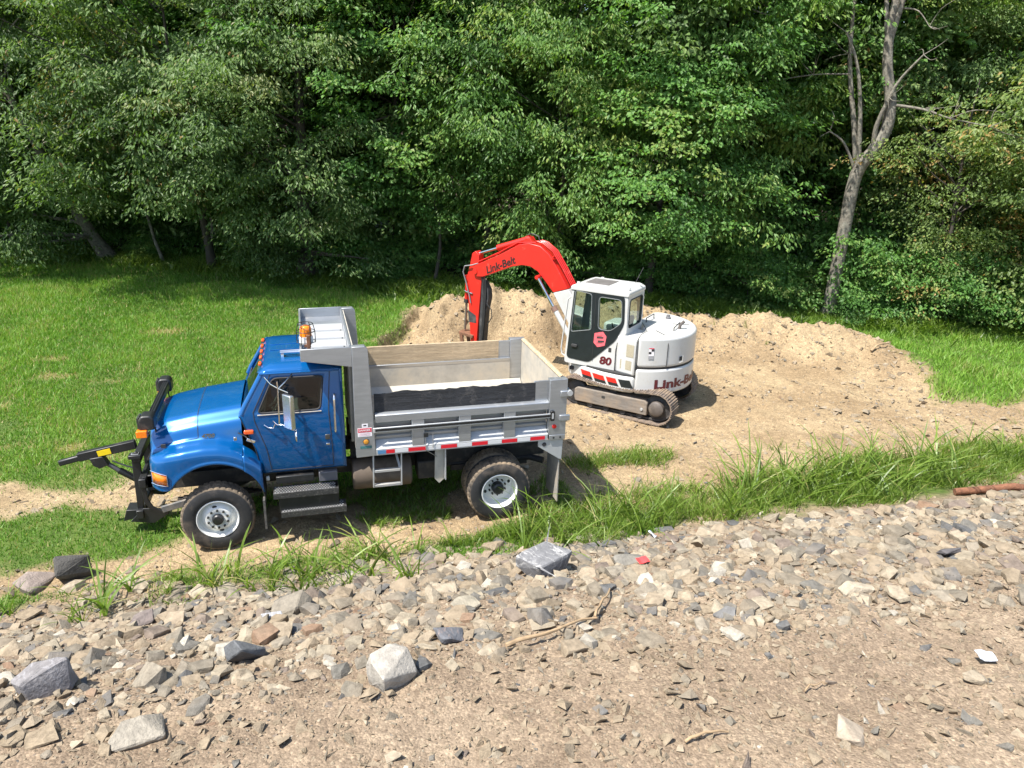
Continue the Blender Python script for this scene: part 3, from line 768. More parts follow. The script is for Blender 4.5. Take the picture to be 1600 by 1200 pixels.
for s in (-1, 1):
    MB().tube([(.73, s*.905, 2.61), (1.3, s*.915, 2.612), (1.86, s*.90, 2.605)], .014, 6).build('drip_rail', BLUE, roof, smooth=60)
for y in (-.62,-.3,.0,.3,.62):
    MB().box(.715, .76, y-.05, y+.05, 2.655, 2.70).build('roof_marker_lamp', mat('orange_marker', (.75,.10,.015)), roof, bevel=.012)
for y in (-.47,-.15,.15,.47):
    MB().tube([(.86, y, 2.735-.025*(y/.5)**2), (1.3, y, 2.742-.025*(y/.5)**2), (1.8, y, 2.725-.025*(y/.5)**2)], .006, 5).build('roof_rib', BLUE, roof, smooth=60)
for y, l in ((-.52,.36),(-.45,.44)):
    hn = MB().lathe([(0,.016),(l-.1,.020),(l-.04,.032),(l,.055),(l+.004,.052),(l-.05,.02)], (1.04-.02, y, 2.80), 'x', 14, close=True).build('air_horn', CHROME, roof, smooth=50)
MB().box(1.03, 1.07, -.53, -.44, 2.71, 2.80).build('horn_bracket', CHROME, roof)
MB().box(1.83, 1.865, -.93, .93, 1.08, 2.64).build('cab_back', BLUE, T, bevel=.01)
MB().box(.66, 1.83, -.90, .90, 1.06, 1.10).build('cab_floor', BLKD, T)
MB().box(.50, .78, -.88, .88, 1.60, 2.02).build('dashboard', DARKIN, T, bevel=.05)
ring = [(.93+.055*math.cos(a)*.5, -.42+.21*math.cos(a), 2.0+.20*math.sin(a)*.75) for a in np.linspace(0, 2*math.pi, 25)]
ring = [(.92+.10*math.sin(a), -.42+.21*math.cos(a), 2.02+.17*math.sin(a)) for a in np.linspace(0, 2*math.pi, 25)]
st = MB().tube(ring, .016, 6, cap=False).build('steering_wheel', GREYIN, T, smooth=60)
MB().tube([(.70,-.42,1.86), (.92,-.42,2.02)], .025, 6).build('steering_column', DARKIN, st)
for y in (-.45, .45):
    q = MB().box(1.12, 1.62, y-.25, y+.25, 1.45, 1.66).build('seat', GREYIN, T, bevel=.05)
    MB().prism([(1.50,1.62),(1.62,1.62),(1.74,2.25),(1.64,2.27)], 'y', y-.24, y+.24).build('seat_back', GREYIN, q, bevel=.04)

# ---- steps and tank under the cab -------------------------------
TREADM = mat('black_tread_plate', (.05,.05,.05), rough=.45, metal=.3, vary=.5, vscale=55, dust=.25, dustcol=(.3,.28,.25), dscale=30)
for s in (-1, 1):
    sb = MB().box(.86, 1.72, s*.98-.16 if s < 0 else s*.98-.02, s*.98+.02 if s < 0 else s*.98+.16, .52, .86).build('step_box', BLK, T, bevel=.01)
    for (x0, x1, yo, z) in ((.79,1.72,1.17,.86),(.88,1.82,1.20,.56)):
        st = MB().box(x0, x1, min(s*yo, s*(yo-.24)), max(s*yo, s*(yo-.24)), z-.028, z).build('cab_step', TREADM, T, bevel=.006)
        MB().box(x0, x1, min(s*yo, s*(yo+.004)), max(s*yo, s*(yo+.004)), z-.09, z-.002).build('step_lip', TREADM, st)
        nb = MB()
        for r_ in range(5):
            for c_ in range(22):
                xx = x0+.03+(x1-x0-.06)*(c_+.5*(r_ % 2))/22; yy = s*(yo-.025-.042*r_)
                nb.lathe([(0,.012),(.007,.009)], (xx, yy, z), 'z', 6)
        q = nb.build('tread_studs', GALV, st); q['kind'] = 'stuff'
    MB().box(.84, 1.38, min(s*.80, s*1.0), max(s*.80, s*1.0), .93, 1.04).build('battery_cover', BLK, T, bevel=.01)
    MB().box(1.45, 1.72, min(s*.80, s*1.0), max(s*.80, s*1.0), .90, 1.05).build('tool_box', mat('grey_box', (.10,.10,.11), rough=.5), T, bevel=.01)
    MB().box(.70, .75, s*.96-.03, s*.96+.03, .99, 1.05).build('step_lamp', mat('clear_lamp', (.5,.5,.46), rough=.3), T, bevel=.01)

# ---- snow plow hitch on the front ---------------------------------
hi = MB().bar((-1.16,-.06,1.36), (-1.95,-.06,1.22), .10, .13).build('plow_lift_arm', BLK, T, bevel=.01)
MB().bar((-1.90,-.06,1.215), (-2.22,-.06,1.145), .075, .09).build('lift_arm_nose', BLK, hi, bevel=.02)
MB().prism([(-1.80,1.20),(-1.62,1.22),(-1.55,1.08),(-1.68,1.03),(-1.76,1.08)], 'y', -.13, -.005).build('lift_arm_lug', BLK, hi, bevel=.01)
MB().bar((-1.50,-.114,1.297), (-1.68,-.114,1.265), .006, .085, up=(0,0,1)).build('yellow_decal', YEL, hi)
MB().tube([(-1.60,-.06,1.09), (-1.42,-.06,.93)], .035, 10).build('lift_cylinder', mat('greyed_cylinder', (.12,.12,.13), rough=.4, metal=.4), hi, smooth=50)
MB().tube([(-1.44,-.06,.95), (-1.12,-.06,.70)], .05, 10).build('cylinder_barrel', BLK, hi, smooth=50)
MB().tube([(-1.5,-.10,1.13), (-1.3,-.16,1.05), (-1.12,-.2,1.0)], .012, 6).build('hydraulic_hose', BLK, hi, smooth=50)
for s in (-1, 1):
    p = MB().prism([(-1.19,.38),(-1.11,.38),(-1.06,1.0),(-1.06,1.34),(-1.10,1.38),(-1.17,1.34)], 'y', s*.40-.02, s*.40+.02).build('hitch_post', BLK, T, bevel=.008)
    MB().box(-1.20, -1.03, s*.40-.07, s*.40+.07, 1.28, 1.34).build('post_cap', BLK, p, bevel=.01)
    MB().box(-1.165, -1.065, s*.40-.035, s*.40+.035, 1.341, 1.346).build('post_label', mat('grey_label', (.25,.26,.27), rough=.5), p)
    c = [(-1.02,1.05),(-1.06,.85),(-1.05,.65),(-.98,.50),(-.86,.42),(-.74,.40)]
    o_ = [(-.97,1.04),(-1.0,.85),(-.99,.68),(-.935,.555),(-.84,.485),(-.74,.465)]
    MB().prism(c+o_[::-1], 'y', s*.58-.015, s*.58+.015).build('hook_plate', BLK, T, bevel=.006)
    MB().prism([(-1.30,.28),(-.98,.22),(-.78,.34),(-.80,.44),(-1.10,.48)], 'y', s*.46-.012, s*.46+.012).build('hitch_foot', BLK, T, bevel=.006)
    MB().bar((-.82,s*.60,.50), (-.30,s*.60,.62), .05, .10).build('push_bar', mat('worn_push_bar', (.12,.12,.12), rough=.6, dust=.3), T, bevel=.008)
    MB().bar((-1.08,s*.43,.90), (-.75,s*.43,.92), .08, .20).build('bumper_mount', BLK, T, bevel=.01)
    MB().lathe([(0,.12),(.06,.13),(.07,.11)], (-.92, s*.30, 1.18), 'x', 20).build('plow_pump', BLK, T, smooth=40)
MB().box(-1.08, -.98, -.62, .62, .88, 1.02).build('cross_beam', BLK, T, bevel=.012)
MB().box(-1.14, -1.04, -.45, .45, 1.22, 1.34).build('hitch_cross_tube', BLK, T, bevel=.012)
MB().box(-1.20, -1.10, -.50, .50, .32, .46).build('hitch_lower_tube', BLK, T, bevel=.012)
MB().prism([(-1.42,.24),(-1.10,.30),(-1.08,.40),(-1.36,.42)], 'y', -.36, -.10).build('hitch_skid', BLK, T, bevel=.008)

# ================================================================== DUMP BODY (part of the truck)
D = MB().box(2.05, 5.16, -1.06, 1.06, 1.44, 1.49).build('dump_body_floor', ALUD, T, bevel=.004)
for s in (-1, 1):
    MB().box(1.95, 5.1, s*.43-.05, s*.43+.05, 1.0, 1.32).build('body_subframe', BLKD, T)
for x in (2.4, 3.0, 3.6, 4.2, 4.8):
    MB().box(x-.04, x+.04, -1.10, 1.10, 1.33, 1.435).build('floor_crossmember', BLKD, D)
YB = 1.22
for s in (-1, 1):
    def yy(a, b): return (min(s*a, s*b), max(s*a, s*b))
    # front corner pillar, leaning slightly with a cut top corner
    p = MB().prism([(2.0,1.335),(2.285,1.345),(2.235,2.62),(2.22,2.98),(2.18,3.03),(2.0,3.03)], 'y', s*1.10, s*YB).build('corner_pillar', ALU, T, bevel=.006)
    # side wall: thin plate, and a sloped toe inside
    wt = 1.985
    wall = MB().box(2.286, 4.95, *yy(1.075, 1.095), 1.49, wt).build('side_wall', ALU if s < 0 else ALUD, T)
    MB().prism([(s*1.074,1.492),(s*.96,1.494),(s*1.074,1.60)], 'x', 2.29, 5.15).build('floor_fillet', ALUD, wall)
    # outside: top rail, ribs, sloped bottom rail
    MB().prism([(s*1.096,1.865),(s*YB,1.865),(s*YB,1.975),(s*1.18,2.0),(s*1.06,2.0)], 'x', 2.29, 4.948).build('top_rail', ALU, wall, bevel=.006)
    MB().prism([(s*1.096,1.345),(s*YB,1.345),(s*YB,1.445),(s*1.20,1.46),(s*1.098,1.555)], 'x', 2.287, 4.948).build('bottom_rail', ALUW, wall, bevel=.004)
    MB().prism([(s*1.097,1.66),(s*1.13,1.665),(s*1.14,1.70),(s*1.13,1.735),(s*1.097,1.74)], 'x', 2.30, 4.945).build('side_rib', ALU, wall)
    MB().prism([(s*1.097,1.575),(s*1.125,1.585),(s*1.125,1.61),(s*1.097,1.63)], 'x', 2.30, 4.945).build('lower_rib', ALU, wall)
    for x0 in (2.82, 3.53, 4.23):
        MB().prism([(s*1.0975,1.40),(s*1.217,1.445),(s*1.2165,1.87),(s*1.0975,1.87)], 'x', x0, x0+.185).build('side_stake', ALU, wall, bevel=.006)
    # tarp rod with a black strip
    rod = MB().bar((2.25,s*1.235,1.755), (4.98,s*1.235,1.765), .02, .075).build('tarp_rail', ALUW, wall, bevel=.006)
    MB().bar((2.28,s*1.248,1.758), (4.97,s*1.248,1.768), .008, .036).build('tarp_rail_slot', mat('rubber_strip', (.012,.012,.012), rough=.5), rod)
    MB().prism(rrect(4.965,5.035,1.68,1.85,.025), 'y', s*1.222, s*1.262).build('tarp_latch', BLK, rod, bevel=.006)
    MB().prism(rrect(4.985,5.015,1.72,1.81,.008), 'y', s*1.263, s*1.268).build('latch_plate', ALUW, rod)
    # rear pillar with hinge lugs
    rp_ = MB().box(4.952, 5.235, *yy(1.09, YB+.002), 1.43, 2.345).build('rear_pillar', ALU, T, bevel=.006)
    MB().box(4.72, 4.951, *yy(1.115, 1.14), 1.99, 2.315).build('board_gusset', ALU, rp_, bevel=.004)
    MB().box(5.12, 5.30, *yy(YB-.02, YB+.03), 2.06, 2.16).build('tailgate_hinge', ALU, rp_, bevel=.012)
    MB().tube([(5.27,s*1.05,2.12),(5.27,s*1.26,2.12)], .045, 12).build('hinge_pin', ALUW, rp_, smooth=50)
    MB().box(5.12, 5.29, *yy(YB-.02, YB+.028), 1.66, 1.76).build('tailgate_clamp', ALU, rp_, bevel=.01)
    MB().box(4.97, 5.232, *yy(1.10, YB+.008), 1.345, 1.428).build('rear_sill', ALU, rp_, bevel=.005)
    for x in (5.04, 5.15): MB().lathe([(0,.017),(s*.004,.017)], (x, s*(YB+.009), 1.385), 'y', 12).build('bolt_hole', DARKIN, rp_)
    MB().lathe([(0,.036),(s*.012,.034),(s*.016,.02)], (5.045, s*(YB+.003), 1.575), 'y', 20).build('side_marker_lamp', RED, rp_, smooth=40)
    # mud flap on its bracket
    br = MB().prism([(4.80,1.343),(5.21,1.343),(5.20,.98),(5.15,1.0),(4.80,1.24)], 'y', s*1.18, s*1.20).build('flap_bracket', ALUW, T, bevel=.004)
    MB().lathe([(0,.035),(s*.005,.035)], (4.90, s*1.201, 1.27), 'y', 16).build('bracket_hole', DARKIN, br)
    MB().prism([(s*1.18,1.02),(s*.62,1.02),(s*.62,.22),(s*1.18,.22)], 'x', 5.16, 5.175).build('mud_flap', FLAPM, br)
    # front stone deflector
    dfl = MB().prism([(3.18,1.34),(3.33,1.34),(3.33,.82),(3.24,.74),(3.17,.82)], 'y', s*1.10, s*1.115).build('splash_panel', ALUD, T)
    MB().prism([(3.32,1.34),(3.335,1.34),(3.335,.82),(3.32,.82)], 'y', s*1.10, s*1.19).build('splash_edge', ALUW, dfl)
# reflective tape on the near and far rail
for s in (-1, 1):
    y0 = s*(YB+.002)
    xs_t = [2.305,2.43,2.56,2.76,3.03,3.25,3.50,3.73,3.98,4.20,4.45,4.66,4.90]
    for k in range(len(xs_t)-1):
        mt = TAPEB if k == 0 else (TAPER if k % 2 == 1 else TAPEW)
        MB().box(xs_t[k]+.003, xs_t[k+1]-.003, min(y0, y0+s*.003), max(y0, y0+s*.003), 1.368, 1.425).build('reflective_tape', mt, T)
    # lamp and stickers on the corner pillar
    MB().lathe([(0,.047),(s*.012,.045)], (2.145, s*YB, 1.585), 'y', 20).build('lamp_rim', DARKIN, T, smooth=40)
    MB().lathe([(s*.012,.038),(s*.02,.036),(s*.024,.02)], (2.145, s*YB, 1.585), 'y', 20).build('amber_side_lamp', mat('amber_side_lens', (.55,.24,.03), rough=.25, coat=.4), T, smooth=40)
    MB().box(2.06, 2.225, min(s*YB, s*(YB+.003)), max(s*YB, s*(YB+.003)), 1.475, 1.515).build('maker_plate', mat('teal_plate', (.05,.16,.16), rough=.4, vary=.3, vscale=20), T)
    if s < 0:
        w = MB().box(2.03, 2.235, -YB-.003, -YB, 1.665, 1.80).build('warning_sticker', mat('white_sticker', (.78,.74,.74), rough=.5), T)
        MB().box(2.035, 2.23, -YB-.005, -YB-.0032, 1.735, 1.795).build('sticker_red_band', mat('sticker_red', (.62,.03,.06), rough=.5), w)
        t = text_mb('DANGER', .045, .001); t.v = [(2.045+p[0]*.92, -YB-.0065, 1.752+p[1]) for p in t.v]; t.build('sticker_lettering', mat('white_sticker', (.78,.74,.74)), w)
        for z in (1.715, 1.70, 1.685):
            MB().box(2.05, 2.21, -YB-.0045, -YB-.0032, z-.003, z+.003).build('sticker_text_line', mat('sticker_pink', (.65,.45,.47), rough=.5), w)
        MB().box(2.095, 2.18, -YB-.003, -YB, 1.805, 1.865).build('white_number_sticker', mat('white_sticker', (.78,.74,.74)), T)
        MB().box(2.115, 2.158, -YB-.0045, -YB-.0032, 1.832, 1.85).build('number_print', DARKIN, T)
# wooden side boards
def board(y, x0, x1, z0, z1, m, name, jag, seed):
    r = random.Random(seed); n = 40; b = MB(); rows = []
    for k in range(n+1):
        x = x0+(x1-x0)*k/n; w = jag*(mnoise.noise(Vector((x*3.1+seed, 0, 0)))+.4*mnoise.noise(Vector((x*11, seed, 0))))
        zt = z1 + w
        rows.append([(x, y-.02, z0), (x, y-.02+.004*r.random(), zt-.004), (x, y+.02, zt-.004*r.random()-jag*.2), (x, y+.02, z0)])
    b.grid(rows, wrap=True); b.f.append((0,1,2,3)); q = len(b.v)-4; b.f.append((q,q+3,q+2,q+1))
    return b.build(name, m, T, fix=True)
board(-1.125, 2.29, 4.74, 1.985, 2.295, WOODB, 'side_board', .04, 3)
board(1.125, 2.29, 4.74, 1.985, 2.33, WOODT, 'side_board', .006, 5)
# front bulkhead and tailgate
MB().box(2.005, 2.03, -1.10, 1.10, 1.40, 3.0).build('bulkhead', ALUD, T)
for y in (-.7,-.35,0,.35,.7):
    MB().box(1.965, 2.004, y-.05, y+.05, 1.4, 2.8).build('bulkhead_rib', ALU, T)
tg = MB().box(5.165, 5.20, -1.085, 1.085, 1.50, 2.33).build('tailgate', ALUD, T, bevel=.006)
for z in (1.55, 1.92, 2.27): MB().box(5.201, 5.245, -1.085, 1.085, z-.04, z+.04).build('tailgate_rib', ALU, tg)
for y in (-.8,-.3,.3,.8): MB().box(5.201, 5.24, y-.04, y+.04, 1.595, 2.225).build('tailgate_post', ALU, tg)
_b = MB(); r_ = random.Random(4)
rows = []
for k in range(45):
    y = -1.08+2.16*k/44; w = .03*mnoise.noise(Vector((y*4, 1, 0))); rows.append([(5.15,y,2.331),(5.16,y,2.345+w*.6),(5.19,y,2.365+w),(5.225,y,2.35+w*.6),(5.235,y,2.331)])
_b.grid(rows).build('dirt_crust', mat('caked_dirt', (.42,.31,.19), rough=.95, vary=.3, vscale=20, bump=.6), tg)
# dirt heaped in the far rear corner and thinly over the floor
rows = []
for a in np.linspace(0, 1, 26):
    row = []
    for b_ in np.linspace(0, 1, 22):
        x = 2.2+2.94*a; y = -1.0+2.0*b_
        row.append((x, y, 1.494+max(0, .035*(mnoise.noise(Vector((x*1.7, y*1.7, 3)))+.35)+.012*mnoise.noise(Vector((x*9, y*9, 1)))) + .05*max(0, a-.75)*4*.4))
    rows.append(row)
MB().grid(rows).build('floor_dirt', mat('pale_floor_dirt', (.42,.345,.25), rough=.95, vary=.2, vscale=9, bump=.5), D, smooth=60)

# cab shield over the roof
SH = MB().box(1.33, 2.0, -1.20, 1.20, 2.855, 2.88).build('cab_shield', ALU, T)
for s in (-1, 1):
    MB().prism([(1.312,2.86),(1.312,3.03),(1.998,3.035),(1.998,2.74)], 'y', s*1.19, s*YB).build('shield_side', ALU, SH, bevel=.005)
MB().box(1.305, 1.332, -1.19, 1.19, 2.85, 3.03).build('shield_lip', ALU, SH, bevel=.004)
MB().box(1.97, 2.0, -1.10, 1.10, 2.881, 3.03).build('shield_back_lip', ALU, SH, bevel=.004)
for k in range(4):
    y = -.95+.46*k
    MB().prism([(y-.11,2.8805),(y-.08,2.93),(y+.08,2.93),(y+.11,2.8805)], 'x', 1.335, 1.965).build('shield_rib', ALUW, SH)
    MB().lathe([(0,.012),(.008,.01)], (1.93, y-.17, 2.8815), 'z', 8).build('rivet', DARKIN, SH)
# beacon in its cage
BX, BY, BZ = 1.40, -.98, 2.885
MB().bar((BX+.03,BY-.12,2.885), (BX+.03,BY-.12,3.20), .06, .05).build('beacon_post', RUST, T, bevel=.006)
bc = MB().lathe([(0,.095),(.09,.095),(.10,.088)], (BX,BY,3.06), 'z', 24).build('beacon', WHITE, T, smooth=40)
MB().box(BX-.03, BX+.06, BY-.13, BY+.05, 3.03, 3.06).build('beacon_bracket', RUST, bc)
MB().lathe([(.0,.082),(.10,.078),(.135,.068),(.15,.04),(.153,.01)], (BX,BY,3.161), 'z', 24).build('beacon_lens', mat('amber_dome', (.90,.22,.005), rough=.12, coat=.8, vary=.2, vscale=18), bc, smooth=50)
for z, r in ((3.08,.125),(3.23,.125),(3.335,.10)):
    MB().tube([(BX+r*math.cos(a), BY+r*math.sin(a), z) for a in np.linspace(0, 2*math.pi, 21)], .006, 5, cap=False).build('cage_ring', BLK, bc)
for k in range(6):
    a = k*math.pi/3
    MB().tube([(BX+.125*math.cos(a), BY+.125*math.sin(a), 3.06), (BX+.125*math.cos(a), BY+.125*math.sin(a), 3.23), (BX+.10*math.cos(a), BY+.10*math.sin(a), 3.335)], .006, 5).build('cage_bar', BLK, bc)
MB().tube([(BX+.08,BY-.08,2.99),(BX+.18,BY-.14,2.92),(BX+.30,BY-.17,2.90),(BX+.36,BY-.19,2.89)], .010, 6).build('beacon_cable', BLK, bc, smooth=60)
# ladder under the rail
lad = MB().bar((2.245,-1.16,1.34), (2.235,-1.16,.80), .035, .02).build('ladder', ALUW, T, bevel=.004)
MB().bar((2.66,-1.16,1.34), (2.655,-1.16,.80), .035, .02).build('ladder_rail', ALUW, lad, bevel=.004)
for z in (.82, 1.06):
    MB().box(2.252, 2.64, -1.175, -1.11, z-.02, z+.02).build('ladder_rung', GALV, lad, bevel=.004)
MB().bar((2.64,-1.15,1.06), (2.58,-.9,1.34), .03, .02).build('ladder_brace', ALUW, lad)
# hook cord on the rail
MB().tube([(3.02,-1.225,1.62),(3.02,-1.24,1.40),(3.03,-1.23,1.36),(3.30,-1.05,1.10)], .006, 5).build('tie_wire', mat('grey_wire', (.3,.3,.3), rough=.4, metal=.5), T)
MB().tube([(3.13,-1.225,1.62),(3.13,-1.24,1.40)], .006, 5).build('tie_wire', mat('grey_wire', (.3,.3,.3)), T)
MB().box(2.995, 3.06, -1.235, -1.222, 1.58, 1.64).build('wire_clip', BLK, T)

# ================================================================== EXCAVATOR  (local frame: x forward, y to its left, z up)
EW = mat('excavator_white_paint', (.50,.50,.485), rough=.35, coat=.3, vary=.05, vscale=2, dust=.20, dustcol=(.44,.39,.31), dscale=7)
ER = mat('excavator_red_paint', (.55,.018,.012), rough=.38, coat=.3, vary=.10, vscale=3, dust=.08, dustcol=(.45,.25,.18))
EB = mat('door_black_film', (.014,.018,.020), rough=.35, vary=.2)
EDK = mat('dark_steel', (.045,.045,.048), rough=.6, metal=.2, vary=.4, dust=.25, dustcol=(.16,.14,.12))
SHOE = mat('earthy_track_steel', (.13,.105,.09), rough=.85, vary=.4, vscale=12, dust=.75, dustcol=(.29,.21,.135))
TFR = mat('dusty_track_frame', (.17,.15,.13), rough=.85, vary=.3, vscale=4, stretch=(1,1,6), dust=.6, dustcol=(.27,.20,.135))
TANV = mat('tan_vent_mesh', (.36,.32,.23), rough=.8, vary=.2, vscale=60, bump=.5, bscale=120)
SEAM = mat('panel_gap', (.03,.03,.03), rough=.8)
MAROON = mat('maroon_lettering', (.10,.012,.018), rough=.4, vary=.1)
EG = glass_mat('excavator_glass', (.70,.82,.76), .93)
RODM = mat('chrome_rod', (.62,.63,.64), rough=.15, metal=1., vary=.05)
ROOFD = mat('roof_hatch', (.12,.11,.105), rough=.6, vary=.2)
X = empty('excavator', (8.80, 3.80, -.12), rad(134))
tag(X, 'white and red tracked excavator with rounded tail and arched red boom, on bare earth', 'excavator')
# ---- tracks
R_T, HX, PZ = .335, .99, .375
def stadium(t):
    """point and heading along the track loop, t in 0..1"""
    L1 = 2*HX; A = math.pi*R_T; tot = 2*L1+2*A; d = (t % 1)*tot
    if d < L1: return (-HX+d, PZ-R_T, 0.)
    d -= L1
    if d < A: a = d/R_T; return (HX+R_T*math.sin(a), PZ-R_T*math.cos(a), a)
    d -= A
    if d < L1: return (HX-d, PZ+R_T-.035*math.sin(math.pi*d/L1), math.pi)
    d -= L1; a = d/R_T
    return (-HX-R_T*math.sin(a), PZ+R_T*math.cos(a), math.pi+a)
sh = MB()
poly = [(-.082,.0),(.082,.0),(.082,-.02),(.066,-.022),(.058,-.042),(.046,-.042),(.038,-.022),(.012,-.022),(.004,-.036),(-.010,-.036),(-.018,-.022),(-.046,-.022),(-.054,-.036),(-.068,-.036),(-.074,-.02),(-.082,-.02)]
sh.prism(poly, 'y', -.225, .225)
SHM = sh.mesh('track_shoe', SHOE)
for s in (-1, 1):
    yc = 1.06 if s > 0 else -.76
    tr = empty('crawler_track', (0 if s > 0 else .12, yc, 0), 0, X)
    NS = 40
    for k in range(NS):
        x, z, a = stadium(k/NS)
        o = link(bpy.data.objects.new('track_shoe', SHM), tr); o.location = (x, 0, z); o.rotation_euler = (0, -a, 0)
    MB().grid([[(stadium(k/60)[0]*.985, -.07, PZ+(stadium(k/60)[1]-PZ)*.93), (stadium(k/60)[0]*.985, .07, PZ+(stadium(k/60)[1]-PZ)*.93)] for k in range(61)]).build('track_chain', EDK, tr, thick=.04)
    fr = MB().prism(rpoly([(-.78,.17),(.95,.17),(.98,.25),(.98,.46),(.90,.51),(-.72,.51),(-.78,.46)], .03), 'y', -.12, .17 if s > 0 else .12)
    if s < 0: fr = MB().prism(rpoly([(-.78,.17),(.95,.17),(.98,.25),(.98,.46),(.90,.51),(-.72,.51),(-.78,.46)], .03), 'y', -.17, .12)
    fr.build('track_frame', TFR, tr, bevel=.02)
    MB().lathe([(-.07,.26),(-.05,.285),(.05,.285),(.07,.26)], (-HX, 0, PZ), 'y', 26).build('drive_sprocket', EDK, tr, smooth=40)
    MB().lathe([(0,.17),(s*.05,.17),(s*.13,.165),(s*.15,.14),(s*.155,.03)], (-HX, s*.07, PZ), 'y', 26).build('final_drive', mat('worn_final_drive', (.10,.085,.075), rough=.55, vary=.2, dust=.35, dustcol=(.28,.23,.17)), tr, smooth=40)
    MB().lathe([(-.08,.24),(-.06,.27),(.06,.27),(.08,.24)], (HX, 0, PZ), 'y', 26).build('idler_wheel', EDK, tr, smooth=40)
    for x in (-.6,-.2,.2,.6): MB().lathe([(-.12,.07),(.12,.07)], (x, 0, .13), 'y', 16).build('track_roller', EDK, tr, smooth=40)
    MB().box(-.02, .14, s*.05-.04, s*.05+.04, .51, .58).build('carrier_roller', EDK, tr, bevel=.01)
    MB().prism(rrect(.02+.2,.10+.2,.36,.42,.01), 'y', s*.1705, s*.173).build('frame_hole', SEAM, tr)
    MB().lathe([(0,.035),(s*.02,.03)], (-.66, s*.171, .30), 'y', 12).build('grease_boss', ALUW, tr, smooth=40)
MB().box(-.55, .55, -.95, .95, .30, .58).build('undercarriage', EDK, X, bevel=.05)
MB().lathe([(0,.52),(.10,.52),(.12,.48),(.16,.48)], (0,0,.56), 'z', 32).build('slew_ring', EDK, X, smooth=40)
# ---- rotating house
def plan(R, fr=0.):
    p = [(R*math.cos(rad(a)), R*math.sin(rad(a))) for a in range(98, 263, 5)]
    return p
base_pl = plan(1.30) + [(.35,-1.22),(1.0,-1.15),(1.12,-1.02),(1.14,-.5),(1.2,-.40),(1.2,.02),(1.46,.12),(1.48,.45),(1.40,.72),(1.22,.92),(.85,1.12),(.35,1.255)]
base_pl = base_pl
XS = -.43
tail_pl = [(1.30*math.cos(rad(a)), 1.30*math.sin(rad(a))) for a in np.linspace(109.3, 250.7, 34)]
front_pl = [(XS+.004,-1.226),(-.2,-1.28),(.0,-1.285),(.35,-1.22),(1.0,-1.15),(1.12,-1.02),(1.14,-.5),(1.2,-.40),(1.2,.02),(1.46,.12),(1.48,.45),(1.40,.72),(1.22,.92),(.85,1.12),(.35,1.255),(.0,1.285),(-.2,1.28),(XS+.004,1.226)]
MB().prism(tail_pl, 'z', .60, 1.19).build('counterweight', EW, X, bevel=.07, seg=4)
MB().prism(front_pl, 'z', .61, .985).build('house_skirt', EW, X, bevel=.06, seg=3)
MB().prism([(x*.98, y*.98) for x, y in tail_pl], 'z', 1.15, 1.225).build('skirt_gap', SEAM, X)
MB().prism([(x*.97, y*.97) for x, y in front_pl], 'z', .95, 1.02).build('skirt_gap', SEAM, X)
# engine hood: tail half, rounded top edge
hood_pl = plan(1.295) + [(.02,-1.29),(.10,-1.2),(.10,-.25),(-.22,.12),(-.22,.40),(-.02,1.22)]
hood_pl = [(R_*math.cos(rad(a)), R_*math.sin(rad(a))) for R_, a in [(1.295, a) for a in range(110, 266, 5)]] + [(.05,-1.26),(.12,-1.15),(.12,-.20),(-.17,.10),(-.17,.30),(-.44,.60)]
MB().prism(hood_pl, 'z', 1.205, 1.90).build('engine_hood', EW, X, bevel=.17, seg=6)
MB().prism([(.13,-1.22),(.95,-1.12),(1.08,-1.0),(1.1,-.45),(.13,-.45)], 'z', .99, 1.66).build('tank_cover', EW, X, bevel=.08, seg=3)
MB().box(-.16, 1.15, -.40, .08, 1.08, 1.22).build('boom_foot_deck', EW, X, bevel=.02)
# vertical panel gaps on the hood
def cyl_pt(a, z, R=1.297): return (R*math.cos(rad(a)), R*math.sin(rad(a)), z)
for a in (140, 205):
    MB().tube([cyl_pt(a, 1.21), cyl_pt(a, 1.74), cyl_pt(a, 1.83, 1.27), cyl_pt(a, 1.885, 1.20), cyl_pt(a, 1.903, 1.10), cyl_pt(a, 1.903, .75)], .009, 5).build('panel_gap', SEAM, X)
MB().tube([(-.42,1.0,1.903),(-.42,.62,1.903),(.05,-.2,1.903)], .006, 5).build('top_gap', SEAM, X)
lt = MB().add([cyl_pt(155, 1.33, 1.305), cyl_pt(159, 1.33, 1.305), cyl_pt(159, 1.43, 1.305), cyl_pt(155, 1.43, 1.305)], [(0,1,2,3)]).build('hood_latch', SEAM, X)
MB().tube([cyl_pt(159.6, 1.44, 1.31), cyl_pt(159.6, 1.31, 1.31), cyl_pt(155, 1.29, 1.31)], .008, 5).build('latch_rim', EW, lt)
# left side door behind the cab, with two vent screens
ldp = rpoly([(-.30,.92),(-.02,.78+.14),(.13,1.05),(.13,1.70),(.02,1.80),(-.24,1.80),(-.30,1.6)], .05)
def ys_(x): return math.sqrt(max(1.30**2-x*x, 0))*1.0 if x < .0 else 1.297-.12*(x/.35)**2*.3
MB().prism([(.09,.35),(.09,1.105),(-.10,1.175),(-.425,1.222),(-.425,.35)], 'z', .99, 1.85).build('side_door', EW, X, bevel=.06, seg=3)
for (x0, x1, z0, z1) in ((-.37,-.19,1.42,1.70),(-.33,-.05,1.12,1.33)):
    MB().add([(x, float(np.interp(x, [-.43,-.10,.09], [1.222,1.175,1.105]))+.006, z) for x, z in ((x0,z0),(x1,z0),(x1,z1),(x0,z1))], [(0,1,2,3)]).build('vent_screen', TANV, X)
MB().tube([(.095,1.106,1.0),(.095,1.106,1.50),(.06,1.106,1.66),(-.06,1.106,1.80)], .007, 5).build('door_gap', SEAM, X)
